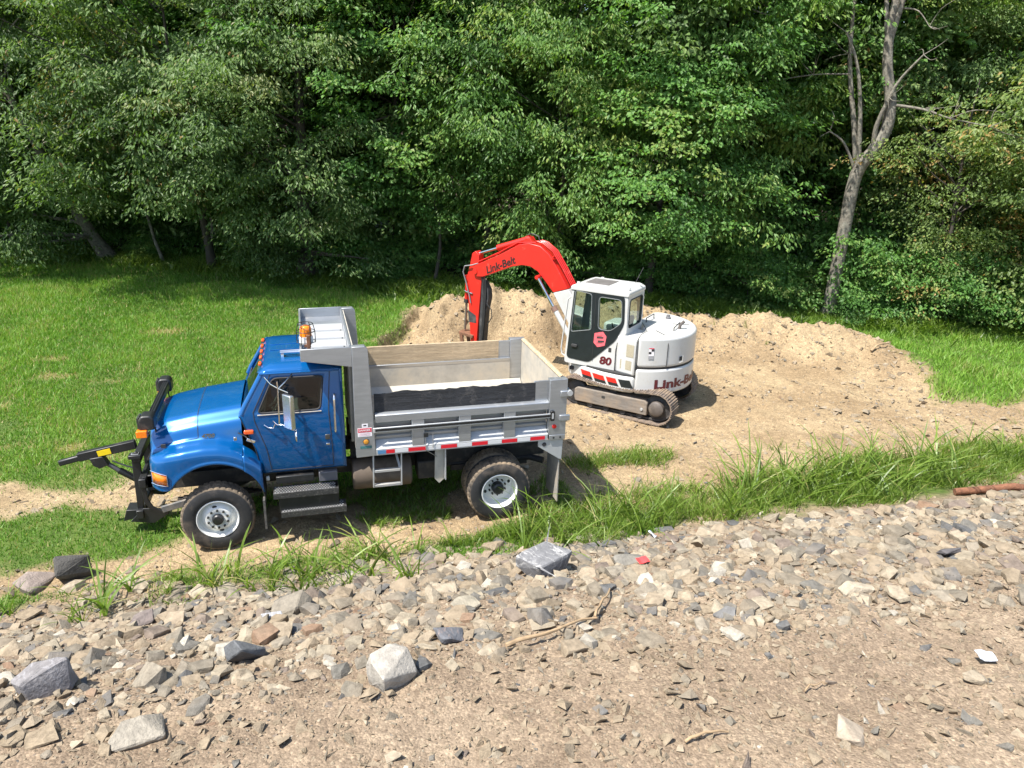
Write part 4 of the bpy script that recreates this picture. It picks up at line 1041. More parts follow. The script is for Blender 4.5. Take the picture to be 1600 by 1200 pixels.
MB().tube([(-.43,1.232,.99),(-.43,1.232,1.70),(-.43,1.19,1.83),(-.43,1.05,1.90)], .008, 5).build('door_gap', SEAM, X)
# warning stickers on the hood
def patch(a0, a1, z0, z1, m, nm, R=1.303, par=X):
    return MB().add([cyl_pt(a0, z0, R), cyl_pt(a1, z0, R), cyl_pt(a1, z1, R), cyl_pt(a0, z1, R)], [(0,1,2,3)]).build(nm, m, par)
st_ = patch(121, 126, 1.42, 1.68, mat('white_sticker', (.78,.74,.74)), 'warning_label')
patch(123.5, 126, 1.60, 1.65, SEAM, 'label_mark', 1.306, st_); patch(121, 123.5, 1.54, 1.59, SEAM, 'label_mark', 1.306, st_); patch(121, 126, 1.42, 1.50, mat('grey_print', (.28,.28,.29), rough=.6), 'label_print', 1.306, st_)
patch(121, 126, 1.655, 1.675, mat('sticker_red', (.62,.03,.06)), 'label_band', 1.306, st_)
# tail lettering, wrapped on the counterweight
t = text_mb('Link-Belt', .30, .012); w_ = max(p[0] for p in t.v); A0, A1 = 128.5, 196.
t.v = [cyl_pt(A0 + (A1-A0)*p[0]/w_, .745+p[1]*.95, 1.306) for p in t.v]
t.build('tail_lettering', MAROON, X)
# red and black flash stripes along the skirt (left side)
def skirt_pt(x, z, o=.006):
    y = float(np.interp(x, [-.43,-.2,.0,.35,.85,1.22], [1.226,1.28,1.285,1.255,1.12,.92]))
    return (x, y+o, z)
for (xa, xb, m_) in ((.90,.62,'r'),(.56,.26,'r'),(.20,-.04,'r'),(-.10,-.36,'k')):
    k = 4; xx = np.linspace(xa, xb, k)
    sk = .07
    MB().grid([[skirt_pt(x-sk, .735) for x in xx], [skirt_pt(x-sk*.45, .80) for x in xx]]).build('black_stripe', EB, X)
    MB().grid([[skirt_pt(x-sk*.45, .80) for x in xx], [skirt_pt(x+.02, .905) for x in xx]]).build('red_stripe', EB if m_ == 'k' else ER, X)
# ---- cab
YC = 1.10
def cl(p, o=0.): return (p[0], YC+o, p[1])
cab_out = rpoly([(1.34,1.0),(1.22,2.76),(1.10,2.80),(.02,2.80),(-.10,2.72),(-.12,1.88),(.0,1.80),(.085,1.66),(.085,1.0)], .06)
w1 = rpoly([(1.205,1.74),(1.135,2.70),(.74,2.66),(.71,1.86)], .06); w2 = rpoly([(.545,1.90),(.565,2.63),(.03,2.62),(.00,2.12),(.25,1.90)], .09)
side = panel(cab_out, [w1, w2], cl, .06, (0,1,0)).build('cab_left_side', EW, X)
door_o = rpoly([(1.29,1.12),(1.17,2.745),(-.03,2.715),(-.06,2.10),(.12,1.70),(.72,1.10)], .10)
door = panel(door_o, [w1, w2], lambda p: cl(p, .012), .011, (0,1,0)).build('cab_door', EB, X)
for w in (w1, w2):
    MB().add([cl(p, -.02) for p in w], [tuple(range(len(w)))]).build('door_glass', EG, door)
    MB().tube([cl(p, .012) for p in w+[w[0]]], .010, 5, cap=False).build('glass_seal', mat('grey_seal', (.16,.17,.17), rough=.5), door)
MB().tube([cl((.64,z), .014) for z in (1.16,1.6,2.1,2.70)], .006, 5).build('door_gap', SEAM, door)
MB().prism(rrect(1.02,1.17,1.40,1.47,.03), 'y', YC+.01, YC+.045).build('door_handle', SEAM, door, bevel=.01)
dec = MB().prism([(.62,1.80),(.42,1.86),(.33,1.76),(.36,1.55),(.53,1.49),(.63,1.58)], 'y', YC+.012, YC+.017).build('round_sticker', mat('pink_red_sticker', (.70,.12,.14), rough=.5, vary=.2, vscale=20), door)
t = text_mb('80', .27, .012, .12); t.v = [(.47-p[0]*1.05, YC+.004, 1.12+p[1]*.9) for p in t.v]; t.build('model_lettering', MAROON, X)
for (x0_, x1_, z0_, z1_) in ((.40,.56,1.685,1.725),(.43,.55,1.735,1.75),(.38,.53,1.60,1.645),(.42,.56,1.575,1.588)):
    MB().prism([(x0_,z0_+.02),(x1_,z0_),(x1_,z1_),(x0_,z1_+.02)], 'y', YC+.0175, YC+.0185).build('sticker_print', SEAM, dec)
MB().prism(rrect(.20,.27,1.42,1.52,.01), 'y', YC+.001, YC+.004).build('small_label', SEAM, X)
# right side of the cab, rear, front, roof
YR = .16
cab_r = rpoly([(1.34,1.08),(1.22,2.76),(1.10,2.80),(.02,2.80),(-.10,2.72),(-.12,1.08)], .06); w3 = rpoly([(1.19,1.55),(1.13,2.68),(.03,2.66),(.0,1.75)], .06)
panel(cab_r, [w3], lambda p: (p[0], YR, p[1]), .04, (0,-1,0)).build('cab_right_side', EW, X)
MB().add([(p[0], YR+.02, p[1]) for p in w3], [tuple(range(len(w3)))]).build('cab_right_glass', EG, X)
rw = rrect(.27, 1.00, 2.00, 2.62, .07)
rearp = panel([(.17,1.75),(1.085,1.75),(1.085,2.76),(.17,2.76)], [rw], lambda p: (-.115, p[0], p[1]), .04, (-1,0,0)).build('cab_back', EW, X)
MB().add([(-.10, p[0], p[1]) for p in rw], [tuple(range(len(rw)))]).build('back_glass', EG, X)
MB().tube([(-.118, p[0], p[1]) for p in rw+[rw[0]]], .014, 5, cap=False).build('back_seal', SEAM, rearp)
for (ya, yb) in ((.17,.21),(1.05,1.09)):
    MB().prism([(1.345,1.08),(1.28,1.08),(1.165,2.74),(1.23,2.74)], 'y', ya, yb).build('front_pillar', EW, X)
MB().add([(1.32,.21,1.12),(1.32,1.05,1.12),(1.20,1.05,2.72),(1.20,.21,2.72)], [(0,1,2,3)]).build('front_glass', EG, X)
MB().prism(rpoly([(1.27,2.70),(1.24,2.80),(1.10,2.85),(.0,2.85),(-.13,2.79),(-.13,2.70)], .04), 'y', .14, YC+.02).build('cab_roof', EW, X, bevel=.05, seg=3)
MB().box(.45, 1.02, .34, .90, 2.845, 2.862).build('roof_hatch', ROOFD, X, bevel=.006)
for x, y in ((1.13,1.0),(.90,.2),(-.05,.95),(-.08,.35)): MB().box(x-.03, x+.03, y-.02, y+.02, 2.84, 2.875).build('roof_bracket', EW, X)
MB().box(-.10, 1.30, .17, 1.06, 1.06, 1.10).build('cab_floor', EDK, X)
q = MB().box(.05, .50, .38, .86, 1.30, 1.52).build('operator_seat', EDK, X, bevel=.05)
MB().prism([(.05,1.50),(.20,1.50),(.06,2.18),(-.04,2.16)], 'y', .40, .84).build('seat_back', EDK, q, bevel=.05)
MB().box(.30, .60, .86, 1.0, 1.45, 1.70).build('control_console', mat('pale_console', (.35,.40,.37), rough=.6), X, bevel=.03)
MB().box(.25, .60, .22, .36, 1.40, 1.70).build('control_console', mat('pale_console', (.35,.40,.37)), X, bevel=.03)
for y in (.93,.29): MB().tube([(.50,y,1.70),(.56,y,1.86)], .016, 6).build('joystick', SEAM, X)
for y in (.55,.70): MB().tube([(1.0,y,1.10),(.98,y,1.45)], .015, 6).build('travel_lever', SEAM, X)
MB().tube([(1.36,1.03,1.12),(1.45,1.02,1.16),(1.47,1.02,1.3),(1.36,1.02,2.45),(1.27,1.02,2.52),(1.21,1.05,2.50)], .016, 7).build('grab_rail', EW, X, smooth=60)
MB().prism(rrect(1.15,1.26,.80,.88,.02), 'y', .85, .975).build('skirt_opening', SEAM, X)
# small fittings on top of the hood
MB().lathe([(0,.06),(.05,.06),(.06,.045),(.10,.045)], (-.42,-.75,1.89), 'z', 16).build('filler_cap', mat('grey_cap', (.14,.14,.15), rough=.5), X, smooth=40)
MB().tube([(-.95,.0,1.88),(-.95,.0,1.98),(-1.03,-.03,2.08)], .035, 10).build('exhaust_stack', mat('sooty_exhaust', (.10,.085,.075), rough=.7), X, smooth=50)
MB().tube([(-.85,-.3,1.89),(-.85,-.3,1.97),(-.9,.25,1.97),(-.9,.25,1.89)], .012, 6).build('hood_rail', EDK, X, smooth=50)
MB().tube([(-.12,-.6,1.89),(-.12,-.6,2.0),(-.12,-.1,2.0),(-.12,-.1,1.89)], .012, 6).build('hood_rail', EDK, X, smooth=50)
MB().tube([(.10,.22,2.84),(.0,.05,3.18)], .006, 5).build('antenna', EDK, X)
mq = MB().box(-.02, .06, -.02+.10, .10+.02, 2.30, 2.52).build('rear_mirror', EW, X, bevel=.015)
# ---- boom, arm, cylinders: in the plane y = YB_
YB_, BW = -.16, .17
def bprism(poly, w, nm, m, par, y=YB_, bev=.012): return MB().prism(poly, 'y', y-w, y+w).build(nm, m, par, bevel=bev)
boom_red = [(2.26,2.30),(2.48,2.54),(2.70,2.76),(2.92,2.86),(3.15,2.865),(3.45,2.79),(4.28,2.44),(4.46,2.42),(4.58,2.50),(4.58,2.64),(4.45,2.74),(3.75,3.08),(3.25,3.36),(2.98,3.42),(2.66,3.38),(2.40,3.20),(2.12,2.82),(1.86,2.44)]
boom_white = [(1.10,.98),(1.30,.95),(1.48,1.10),(2.256,2.292),(1.855,2.43),(1.40,1.82),(1.08,1.24)]
boom = bprism(boom_red, BW, 'boom', ER, X)
bprism(boom_white, BW, 'boom_foot', EW, X)
for k in range(4):
    y = YB_+.12-.08*k
    tp = [(1.84,2.50),(2.08,2.87),(2.37,3.26),(2.64,3.43),(2.80,3.46)]
    MB().tube([(a-.035, y, b+.02) for a, b in tp], .018, 6).build('boom_pipe', ER, boom, smooth=60)
    MB().tube([(1.09,y,1.38),(1.37,y,1.91),(1.80,y,2.51)], .018, 6).build('boom_foot_pipe', EW, boom, smooth=60)
MB().bar((2.30,YB_-.2,3.15), (2.30,YB_+.2,3.15), .05, .04).build('pipe_clamp', ER, boom)
for dy in (.13, -.13):
    MB().tube([(2.8,YB_+dy,3.45),(3.3,YB_+dy,3.40),(3.8,YB_+dy,3.12),(4.2,YB_+dy,2.92),(4.45,YB_+dy,2.80)], .017, 6).build('boom_pipe', ER, boom, smooth=60)
t = text_mb('Link-Belt', .30, .008, .25); w_ = max(p[0] for p in t.v)
a0, a1 = Vector((4.16,2.535)), Vector((3.30,2.91)); d_ = (a1-a0).normalized(); n_ = Vector((d_.y, -d_.x)); n_ = n_ if n_.y > 0 else -n_
t.v = [(a0.x+d_.x*p[0]/w_*(a1-a0).length+n_.x*p[1]*.85, YB_+BW+.004, a0.y+d_.y*p[0]/w_*(a1-a0).length+n_.y*p[1]*.85) for p in t.v]
t.build('boom_lettering', mat('black_lettering', (.02,.01,.01), rough=.5), boom)
# arm cylinder on top of the boom
c1 = MB().tube([(3.05,YB_,3.50),(3.95,YB_,3.19)], .075, 14).build('arm_cylinder', ER, X, smooth=50)
MB().tube([(3.02,YB_,3.51),(3.12,YB_,3.478)], .085, 14).build('cylinder_cap', ER, c1, smooth=50)
MB().tube([(3.9,YB_,3.205),(4.50,YB_,2.995)], .035, 12).build('cylinder_rod', RODM, c1, smooth=50)
MB().prism([(2.88,3.40),(3.2,3.34),(3.12,3.52),(3.0,3.56)], 'y', YB_-.11, YB_+.11).build('cylinder_bracket', ER, c1, bevel=.01)
MB().tube([(2.7,YB_+.1,3.45),(2.75,YB_+.1,3.60),(2.95,YB_+.06,3.64),(3.1,YB_+.02,3.58)], .014, 6).build('cylinder_hose', EDK, c1, smooth=60)
# arm
arm = bprism([(4.44,2.97),(4.54,3.06),(4.64,3.0),(4.72,2.66),(4.79,2.42),(4.765,1.95),(4.70,1.0),(4.66,.42),(4.50,.42),(4.46,1.0),(4.40,1.75),(4.36,2.30),(4.44,2.62)], .115, 'arm', ER, X)
MB().tube([(4.52,YB_-.19,2.55),(4.52,YB_+.19,2.55)], .07, 14).build('arm_pivot', ER, arm, smooth=50)
MB().prism([(4.752,1.50),(4.515,1.38),(4.50,1.18),(4.73,1.18)], 'y', YB_+.1155, YB_+.118).build('arm_dark_panel', EDK, arm)
c2 = MB().tube([(4.84,YB_,2.36),(4.88,YB_,1.72)], .06, 12).build('bucket_cylinder', ER, X, smooth=50)
MB().tube([(4.876,YB_,1.76),(4.885,YB_,1.66)], .075, 12).build('cylinder_gland', EDK, c2, smooth=50)
MB().tube([(4.88,YB_,1.72),(4.93,YB_,.92)], .032, 10).build('cylinder_rod', mat('dull_rod', (.25,.2,.17), rough=.4, metal=.6), c2, smooth=50)
MB().prism([(4.72,2.42),(4.88,2.40),(4.90,2.30),(4.74,2.24)], 'y', YB_-.10, YB_+.10).build('cylinder_bracket', ER, c2, bevel=.01)
MB().tube([(4.45,YB_+.13,2.76),(4.62,YB_+.17,2.70),(4.82,YB_+.18,2.66),(4.88,YB_+.17,2.50),(4.80,YB_+.16,2.25),(4.70,YB_+.15,1.9),(4.66,YB_+.14,1.7)], .017, 6).build('arm_hose', mat('grey_hose', (.22,.22,.23), rough=.5), arm, smooth=60)
MB().tube([(4.95,YB_+.05,2.0),(4.80,YB_+.13,1.98),(4.62,YB_+.13,1.95)], .02, 6).build('arm_fitting', RODM, arm, smooth=60)
lk = MB().bar((4.58,YB_,.80), (5.02,YB_,.86), .34, .08).build('bucket_link', RUST, X, bevel=.01)
for dy in (-.15,.15): MB().bar((4.96,YB_+dy,.86), (4.86,YB_+dy,.30), .05, .09).build('link_bar', RUST, lk, bevel=.008)
# hydraulic thumb folded along the arm, hoses dark
th = bprism([(4.36,2.30),(4.30,2.34),(4.16,2.10),(4.14,1.90),(4.22,1.50),(4.30,.40),(4.44,.40),(4.42,1.2),(4.38,1.8)], .10, 'thumb', EDK, X)
for k, dx in enumerate((0,.05,.1)):
    MB().tube([(4.34-dx,YB_+.12,2.45),(4.27-dx*.6,YB_+.13,2.0),(4.30-dx*.5,YB_+.13,1.3),(4.36-dx*.3,YB_+.12,.6)], .016, 6).build('thumb_hose', SEAM, th, smooth=60)
MB().tube([(4.2,YB_+.1,1.75),(4.05,YB_+.1,1.6),(4.03,YB_+.1,1.4),(4.16,YB_+.1,1.2)], .012, 6).build('thumb_hose', SEAM, th, smooth=60)
# bucket, out of sight behind the truck's dump body
bk = [(4.98,.42),(4.50,.46),(4.32,.38),(4.22,.18),(4.30,-.02),(4.55,-.10),(4.90,-.06),(4.86,-.02),(4.56,-.05),(4.34,.04),(4.28,.18),(4.36,.32),(4.55,.39)]
bprism(bk, .30, 'bucket', RUST, X)
for dy in (-.29,.29): MB().prism([(4.98,.42),(4.50,.46),(4.32,.38),(4.22,.18),(4.30,-.02),(4.55,-.10),(4.90,-.06)], 'y', YB_+dy-.012, YB_+dy+.012).build('bucket_side', RUST, X)
# boom cylinders below the boom
for dy in (-.24, .24):
    c3 = MB().tube([(1.50,YB_+dy,.98),(2.16,YB_+dy,1.92)], .065, 12).build('boom_cylinder', EW, X, smooth=50)
    MB().tube([(2.13,YB_+dy,1.875),(2.20,YB_+dy,1.975)], .075, 12).build('cylinder_gland', mat('brown_gland', (.20,.12,.09), rough=.6), c3, smooth=50)
    MB().tube([(2.17,YB_+dy,1.93),(2.66,YB_+dy,2.64)], .038, 12).build('cylinder_rod', RODM, c3, smooth=50)
MB().tube([(2.66,YB_-.30,2.64),(2.66,YB_+.30,2.64)], .05, 12).build('boom_pin', ER, boom, smooth=50)

# ================================================================== GRASS
def leaf_mat(name, cols, rough=.5, transl=.35, attr='tint', spec=.4, shift=.36):
    """leaf or blade: colour by a per-leaf number, light passes through"""
    M = bpy.data.materials.new(name); M.use_nodes = True; nt = M.node_tree; L = nt.links.new
    b = nt.nodes['Principled BSDF']; b.inputs['Roughness'].default_value = rough; b.inputs['Specular IOR Level'].default_value = spec
    a = _n(nt, 'ShaderNodeAttribute'); a.attribute_name = attr
    oi = _n(nt, 'ShaderNodeObjectInfo')
    ad = _n(nt, 'ShaderNodeMath', operation='MULTIPLY_ADD'); L(oi.outputs['Random'], ad.inputs[0]); ad.inputs[1].default_value = shift; L(a.outputs['Fac'], ad.inputs[2])
    sb_ = _n(nt, 'ShaderNodeMath', operation='SUBTRACT'); L(ad.outputs[0], sb_.inputs[0]); sb_.inputs[1].default_value = shift*.42
    r = _n(nt, 'ShaderNodeValToRGB'); e = r.color_ramp.elements
    while len(e) < len(cols): e.new(.5)
    for k, (p, c) in enumerate(cols): e[k].position = p; e[k].color = (*c, 1)
    L(sb_.outputs[0], r.inputs[0]); L(r.outputs[0], b.inputs['Base Color'])
    t = _n(nt, 'ShaderNodeBsdfTranslucent')
    hs = _n(nt, 'ShaderNodeMix', data_type='RGBA'); hs.blend_type = 'MULTIPLY'; hs.inputs[0].default_value = 1; L(r.outputs[0], hs.inputs[6]); hs.inputs[7].default_value = (1.5,1.7,.6,1)
    L(hs.outputs[2], t.inputs[0])
    mx = _n(nt, 'ShaderNodeMixShader'); mx.inputs[0].default_value = transl
    L(b.outputs[0], mx.inputs[1]); L(t.outputs[0], mx.inputs[2]); L(mx.outputs[0], nt.nodes['Material Output'].inputs[0])
    return M
GRASSM = leaf_mat('field_grass', [(0,(.070,.155,.014)),(.45,(.13,.265,.028)),(.75,(.20,.335,.048)),(.9,(.22,.25,.07)),(1,(.36,.29,.13))], .55, .3, shift=0.)
TALLM = leaf_mat('tall_grass', [(0,(.070,.125,.016)),(.5,(.13,.205,.030)),(.85,(.20,.28,.05)),(1,(.28,.27,.10))], .4, .35, shift=0.)

def blades(P, h, w, lean, rs, tint, name, mt, seg=1, curl=.4, parent=None):
    """grass blades: P roots (n,3), h heights, w widths; seg segments, the last a point"""
    n = len(P); a = rs.uniform(0, 2*np.pi, n); d = np.stack([np.cos(a), np.sin(a)], 1)
    f = rs.uniform(0, 2*np.pi, n); sd_ = np.stack([np.cos(f), np.sin(f), np.zeros(n)], 1)
    vs = []
    for k in range(seg+1):
        t = k/seg; off = lean*h*(t*(1-curl)+curl*t*t*1.6)
        up = h*t*np.sqrt(np.clip(1-(lean*t)**2*.6, .15, 1))
        c = P + np.stack([d[:,0]*off, d[:,1]*off, up], 1)
        if k < seg:
            ww = w*(1-.45*t)
            vs += [c - sd_*ww[:,None]/2, c + sd_*ww[:,None]/2]
        else: vs.append(c)
    V = np.stack(vs, 1); nv = V.shape[1]; F = []
    for k in range(seg-1): F += [(2*k, 2*k+1, 2*k+3), (2*k, 2*k+3, 2*k+2)]
    F.append((2*seg-2, 2*seg-1, 2*seg)); F = np.array(F)
    FF = (F[None] + (np.arange(n)*nv)[:,None,None]).reshape(-1, 3)
    me = np_mesh(name, V.reshape(-1,3), FF, mt, point_attrs={'tint': np.repeat(tint, nv)})
    return link(bpy.data.objects.new(name, me), parent)
rg = np.random.RandomState(3)
# -- mown field, left of and behind the truck
n = 500000; gx = rg.uniform(-15.5, 6.5, n); gy = -2.5 + 28*rg.rand(n)**1.25
k = (gx > -13.5-.28*(gy)) & (gx > -6.2-(gy+2.5)*.62) ; gx, gy = gx[k], gy[k]
b_, sp_ = bare(gx, gy); k = rg.rand(len(gx)) < (1-b_)*(1-.5*sp_); gx, gy, sp_ = gx[k], gy[k], sp_[k]
pn = fbm(gx, gy, .7, 91, 4, .6)
hh = (.055+.05*rg.rand(len(gx)))*(1+.8*pn)*(1+.035*np.clip(gy, 0, 25)); dist = np.hypot(gx-1.4, gy+11.4)
tint_ = np.clip(.38+.55*pn+.18*rg.randn(len(gx)), 0, .9); tint_ = np.where(rg.rand(len(gx)) < .07+.4*sp_, 1., tint_)
tag(blades(np.stack([gx, gy, hgt(gx, gy)-.005], 1), hh, .010+.0006*dist, .9*rg.rand(len(gx)), rg, tint_, 'field_grass', GRASSM), 'short green grass of the field with pale dry patches', 'grass', kind='stuff')
# -- green corner at the right, by the wood
n = 90000; gx = rg.uniform(15, 30, n); gy = rg.uniform(-1, 16, n)
b_, sp_ = bare(gx, gy); k = (rg.rand(n) < (1-b_)) & (gy > 1.2); gx, gy = gx[k], gy[k]; pn = fbm(gx, gy, .8, 93, 4, .6)
tag(blades(np.stack([gx, gy, hgt(gx, gy)-.01], 1), (.10+.14*rg.rand(len(gx)))*(1+pn), np.full(len(gx), .035), .9*rg.rand(len(gx)), rg, np.clip(.62+.4*pn+.15*rg.randn(len(gx)), 0, .9), 'clover_patch', GRASSM), 'bright green clover and grass beside the spoil heap at the right', 'grass', kind='stuff')
# -- rank grass along the toe of the bank
def strip_density(x, y):
    n_ = fbm(x, y, .8, 95, 4, .6)
    c = np.interp(x, [3,4.6,6,8,10,12,14,17,22], [-1.7,-1.75,-1.75,-1.65,-1.5,-1.35,-1.25,-1.15,-1.1]); w = np.interp(x, [3,4.2,5,7,9,10.5,12,15,22], [0,.35,.8,.85,.75,.8,.95,.9,.8])
    d = sstep(1., .35, np.abs(y-c)/np.maximum(w, .01) + .8*n_)
    p = sstep(.9, .3, np.hypot((x-7.1)/1.3, (y-.5)/.65) + .7*n_)
    return np.maximum(d, p)
n = 150000; gx = rg.uniform(3, 20, n); gy = rg.uniform(-3.2, 1.4, n)
dn = strip_density(gx, gy); k = rg.rand(n) < dn*.9; gx, gy = gx[k], gy[k]; pn = fbm(gx, gy, .9, 97, 3)
hh = .08+.17*rg.rand(len(gx))**2*(1.4+pn); 
tag(blades(np.stack([gx, gy, hgt(gx, gy)-.01], 1), hh, np.full(len(gx), .014), .3+.7*rg.rand(len(gx)), rg, np.where(rg.rand(len(gx)) < .07, 1., np.clip(.5+.4*pn+.22*rg.randn(len(gx)), 0, .95)), 'verge_grass', TALLM, 2), 'thick green grass growing along the foot of the rubble bank', 'grass', kind='stuff')
# -- tall broad blades standing above it
def tufts(spots, rs, name, label, hmin, hmax, per, w):
    Ps, H, T_, = [], [], []
    for (x, y, sc) in spots:
        m_ = int(per*rs.uniform(.6, 1.3)); a = rs.uniform(0, 2*np.pi, m_); r = np.abs(rs.normal(0, .055*sc, m_))
        px, py = x+r*np.cos(a), y+r*np.sin(a)
        Ps.append(np.stack([px, py, hgt(px, py)-.02], 1)); H.append(rs.uniform(hmin, hmax, m_)*sc); T_.append(np.where(rs.rand(m_) < .05, 1., np.clip(rs.normal(.45, .22, m_), 0, .95)))
    P, H, T_ = np.concatenate(Ps), np.concatenate(H), np.concatenate(T_)
    o = blades(P, H, w*np.clip(H/.6, .5, 1.4), .25+.75*rs.rand(len(H)), rs, T_, name, TALLM, 6, .75)
    return tag(o, label, 'grass', kind='stuff')
sp = []
for _ in range(110):
    x = rg.uniform(4.2, 15); y = float(np.interp(x, [3,8,15], [-1.8,-1.6,-1.2])) + rg.normal(0, .40)
    sp.append((x, y, rg.uniform(.6, 1.25)))
for _ in range(45):
    x = rg.uniform(8.6, 12.6); sp.append((x, -1.5+.05*(x-9)+rg.normal(0, .35), rg.uniform(.9, 1.5)))
tufts(sp, rg, 'tall_grass', 'tall broad-bladed grass standing along the rubble bank', .35, .75, 9, .024)
# weeds on the bank in front of the truck's front wheel
sp = [(-1.05,-2.0,1.0),(-.55,-2.25,.8),(-.1,-1.95,1.1),(.05,-2.35,.9),(.25,-2.0,1.2),(.5,-2.6,.7),(.7,-2.2,1.0),(.85,-2.9,.6),(1.05,-2.05,.9),(1.25,-2.5,1.1),(1.35,-2.15,.8),(1.65,-2.4,1.0),(1.75,-2.75,.7),(-1.8,-1.9,.6),(-2.4,-2.2,.7),(2.75,-1.9,.7),(4.55,-2.95,.7),(5.35,-2.75,.9),(5.2,-2.95,.7),(4.25,-2.9,.6),(3.3,-1.75,.6),(-2.6,-3.2,.6),(1.5,-3.1,.5),(2.0,-2.95,.6),(4.3,-3.4,.4)]
for _ in range(28): sp.append((rg.uniform(-2.2, 2.6), rg.uniform(-3.1, -1.7), rg.uniform(.5, 1.1)))
tufts(sp, rg, 'bank_weeds', 'scattered tufts of coarse grass growing among the stones', .28, .72, 9, .034)
sp = []
for _ in range(60):
    i_ = rg.uniform(0, 1); sp.append((-1.6+3.9*i_+rg.normal(0, .15), -2.15-.35*i_+rg.normal(0, .28), rg.uniform(.35, .8)))
sp += [(13.9,7.2,1.1),(13.95,7.25,.9),(13.0,7.5,.8),(14.0,6.3,.6),(10.5,.45,.9),(10.8,.25,.9),(10.2,.3,.7),(8.6,9.6,.7),(8.8,9.2,.6),(16.5,.4,.8),(17.4,.9,.7)]
for _ in range(26): sp.append((rg.uniform(2.0, 4.5), -1.7+rg.normal(0, .25), rg.uniform(.25, .6)))
tufts(sp, rg, 'low_weeds', 'low leafy weeds between the truck and the stones', .10, .30, 9, .020)

# ================================================================== TREES
BARK = mat('dark_bark', (.055,.047,.038), rough=.9, vary=.4, vscale=6, stretch=(1,1,.25), bump=.8, bscale=18)
BARKG = mat('lichen_grey_bark', (.15,.135,.11), rough=.9, vary=.6, vscale=11, bump=.9, bscale=16, dust=.42, dustcol=(.27,.27,.22), dscale=5)
LEAF = {
 'cherry': leaf_mat('olive_leaves', [(0,(.055,.10,.028)),(.4,(.108,.178,.054)),(.7,(.16,.24,.08)),(.9,(.20,.22,.09)),(1,(.26,.17,.07))], .5, .34, spec=.35),
 'maple': leaf_mat('deep_green_leaves', [(0,(.042,.105,.024)),(.4,(.085,.19,.042)),(.75,(.135,.265,.06)),(1,(.19,.25,.07))], .5, .36, spec=.35),
 'ash': leaf_mat('fresh_green_leaves', [(0,(.052,.115,.026)),(.4,(.098,.195,.046)),(.75,(.165,.27,.062)),(1,(.23,.28,.08))], .48, .36, spec=.35),
 'dry': leaf_mat('yellowing_leaves', [(0,(.07,.11,.028)),(.5,(.13,.195,.05)),(.8,(.20,.265,.075)),(1,(.34,.22,.08))], .5, .36, spec=.35)}
def crown_arrays(seed, rx, ry, z0, z1, boughs, sprays, leaves, ll, lw, droop, spread=1.0, hole=0.0):
    """leaves hung on sprays, sprays set round bough ends spread through an uneven crown"""
    r = np.random.RandomState(seed); zc = (z0+z1)/2; hz_ = (z1-z0)/2
    B = []
    while len(B) < boughs:
        d = r.normal(0, 1, 3); d /= np.linalg.norm(d); rad_ = r.uniform(.35, 1)**.45
        lump = 1 + .42*math.sin(3.1*d[0]+seed)*math.cos(2.7*d[2]*2+seed*2) + .15*r.randn()
        tz = d[2]*rad_*min(lump, 1.2)
        B.append((d[0]*rx*rad_*lump, d[1]*ry*rad_*lump, zc + tz*hz_, d[0], d[1], rad_))
    B = np.array(B)
    ns = boughs*sprays; bi = np.repeat(np.arange(boughs), sprays)
    c = B[bi,:3] + r.normal(0, 1, (ns,3))*np.array([.58,.58,.27])*spread
    outw = np.stack([B[bi,3], B[bi,4], np.zeros(ns)], 1); outw /= np.linalg.norm(outw, axis=1, keepdims=True)+1e-6
    stint = .45+.20*r.randn(boughs)[bi]+.10*r.randn(ns)
    nl = ns*leaves; si = np.repeat(np.arange(ns), leaves)
    a = r.uniform(0, 2*np.pi, nl); rr = np.sqrt(r.rand(nl))*.42*spread
    e1 = outw[si]; e2 = np.stack([-e1[:,1], e1[:,0], np.zeros(nl)], 1)
    u = rr*np.cos(a)*1.35; v = rr*np.sin(a)
    p = c[si] + e1*u[:,None] + e2*v[:,None]
    p[:,2] += -droop*(u**2+v**2)*1.8 + r.normal(0, .05, nl)
    # leaf axis: away from the spray centre, hanging
    ax = e1*(u+.12)[:,None] + e2*v[:,None] + r.normal(0, .12, (nl,3)); ax[:,2] -= droop*.35 + .12*r.rand(nl); ax /= np.linalg.norm(ax, axis=1, keepdims=True)
    up = np.zeros((nl,3)); up[:,2] = 1; up += e1*.5 + r.normal(0, .45, (nl,3))
    sdv = np.cross(ax, up); sdv /= np.linalg.norm(sdv, axis=1, keepdims=True)+1e-6
    nrm = np.cross(sdv, ax)
    s_ = r.uniform(.7, 1.25, nl)[:,None]
    V = np.stack([p, p+ax*ll*.45*s_+sdv*lw*.5*s_+nrm*.012, p+ax*ll*s_-nrm*.01, p+ax*ll*.45*s_-sdv*lw*.5*s_+nrm*.012], 1)
    F = np.array([[0,1,2],[0,2,3]])[None] + (np.arange(nl)*4)[:,None,None]
    tint = np.clip(stint[si]+.13*r.randn(nl), 0, .93); tint = np.where(r.rand(nl) < .012, 1., tint)
    return V.reshape(-1,3), F.reshape(-1,3), np.repeat(tint, 4), B
def limb(b, p0, p1, r0, r1, rnd, n=6, bend=.12, k=6):
    p0, p1 = Vector(p0), Vector(p1); L_ = (p1-p0).length; pts, rs_ = [], []
    off = Vector((rnd.uniform(-1,1), rnd.uniform(-1,1), rnd.uniform(-.2,.6)))*bend*L_
    for i in range(k+1):
        t = i/k; pts.append(p0.lerp(p1, t)+off*math.sin(math.pi*t)+Vector((rnd.uniform(-1,1), rnd.uniform(-1,1), 0))*.02*L_*(0 < i < k)); rs_.append(r0*(1-t)+r1*t)
    b.tube(pts, rs_, n); return pts
PROTO = {}
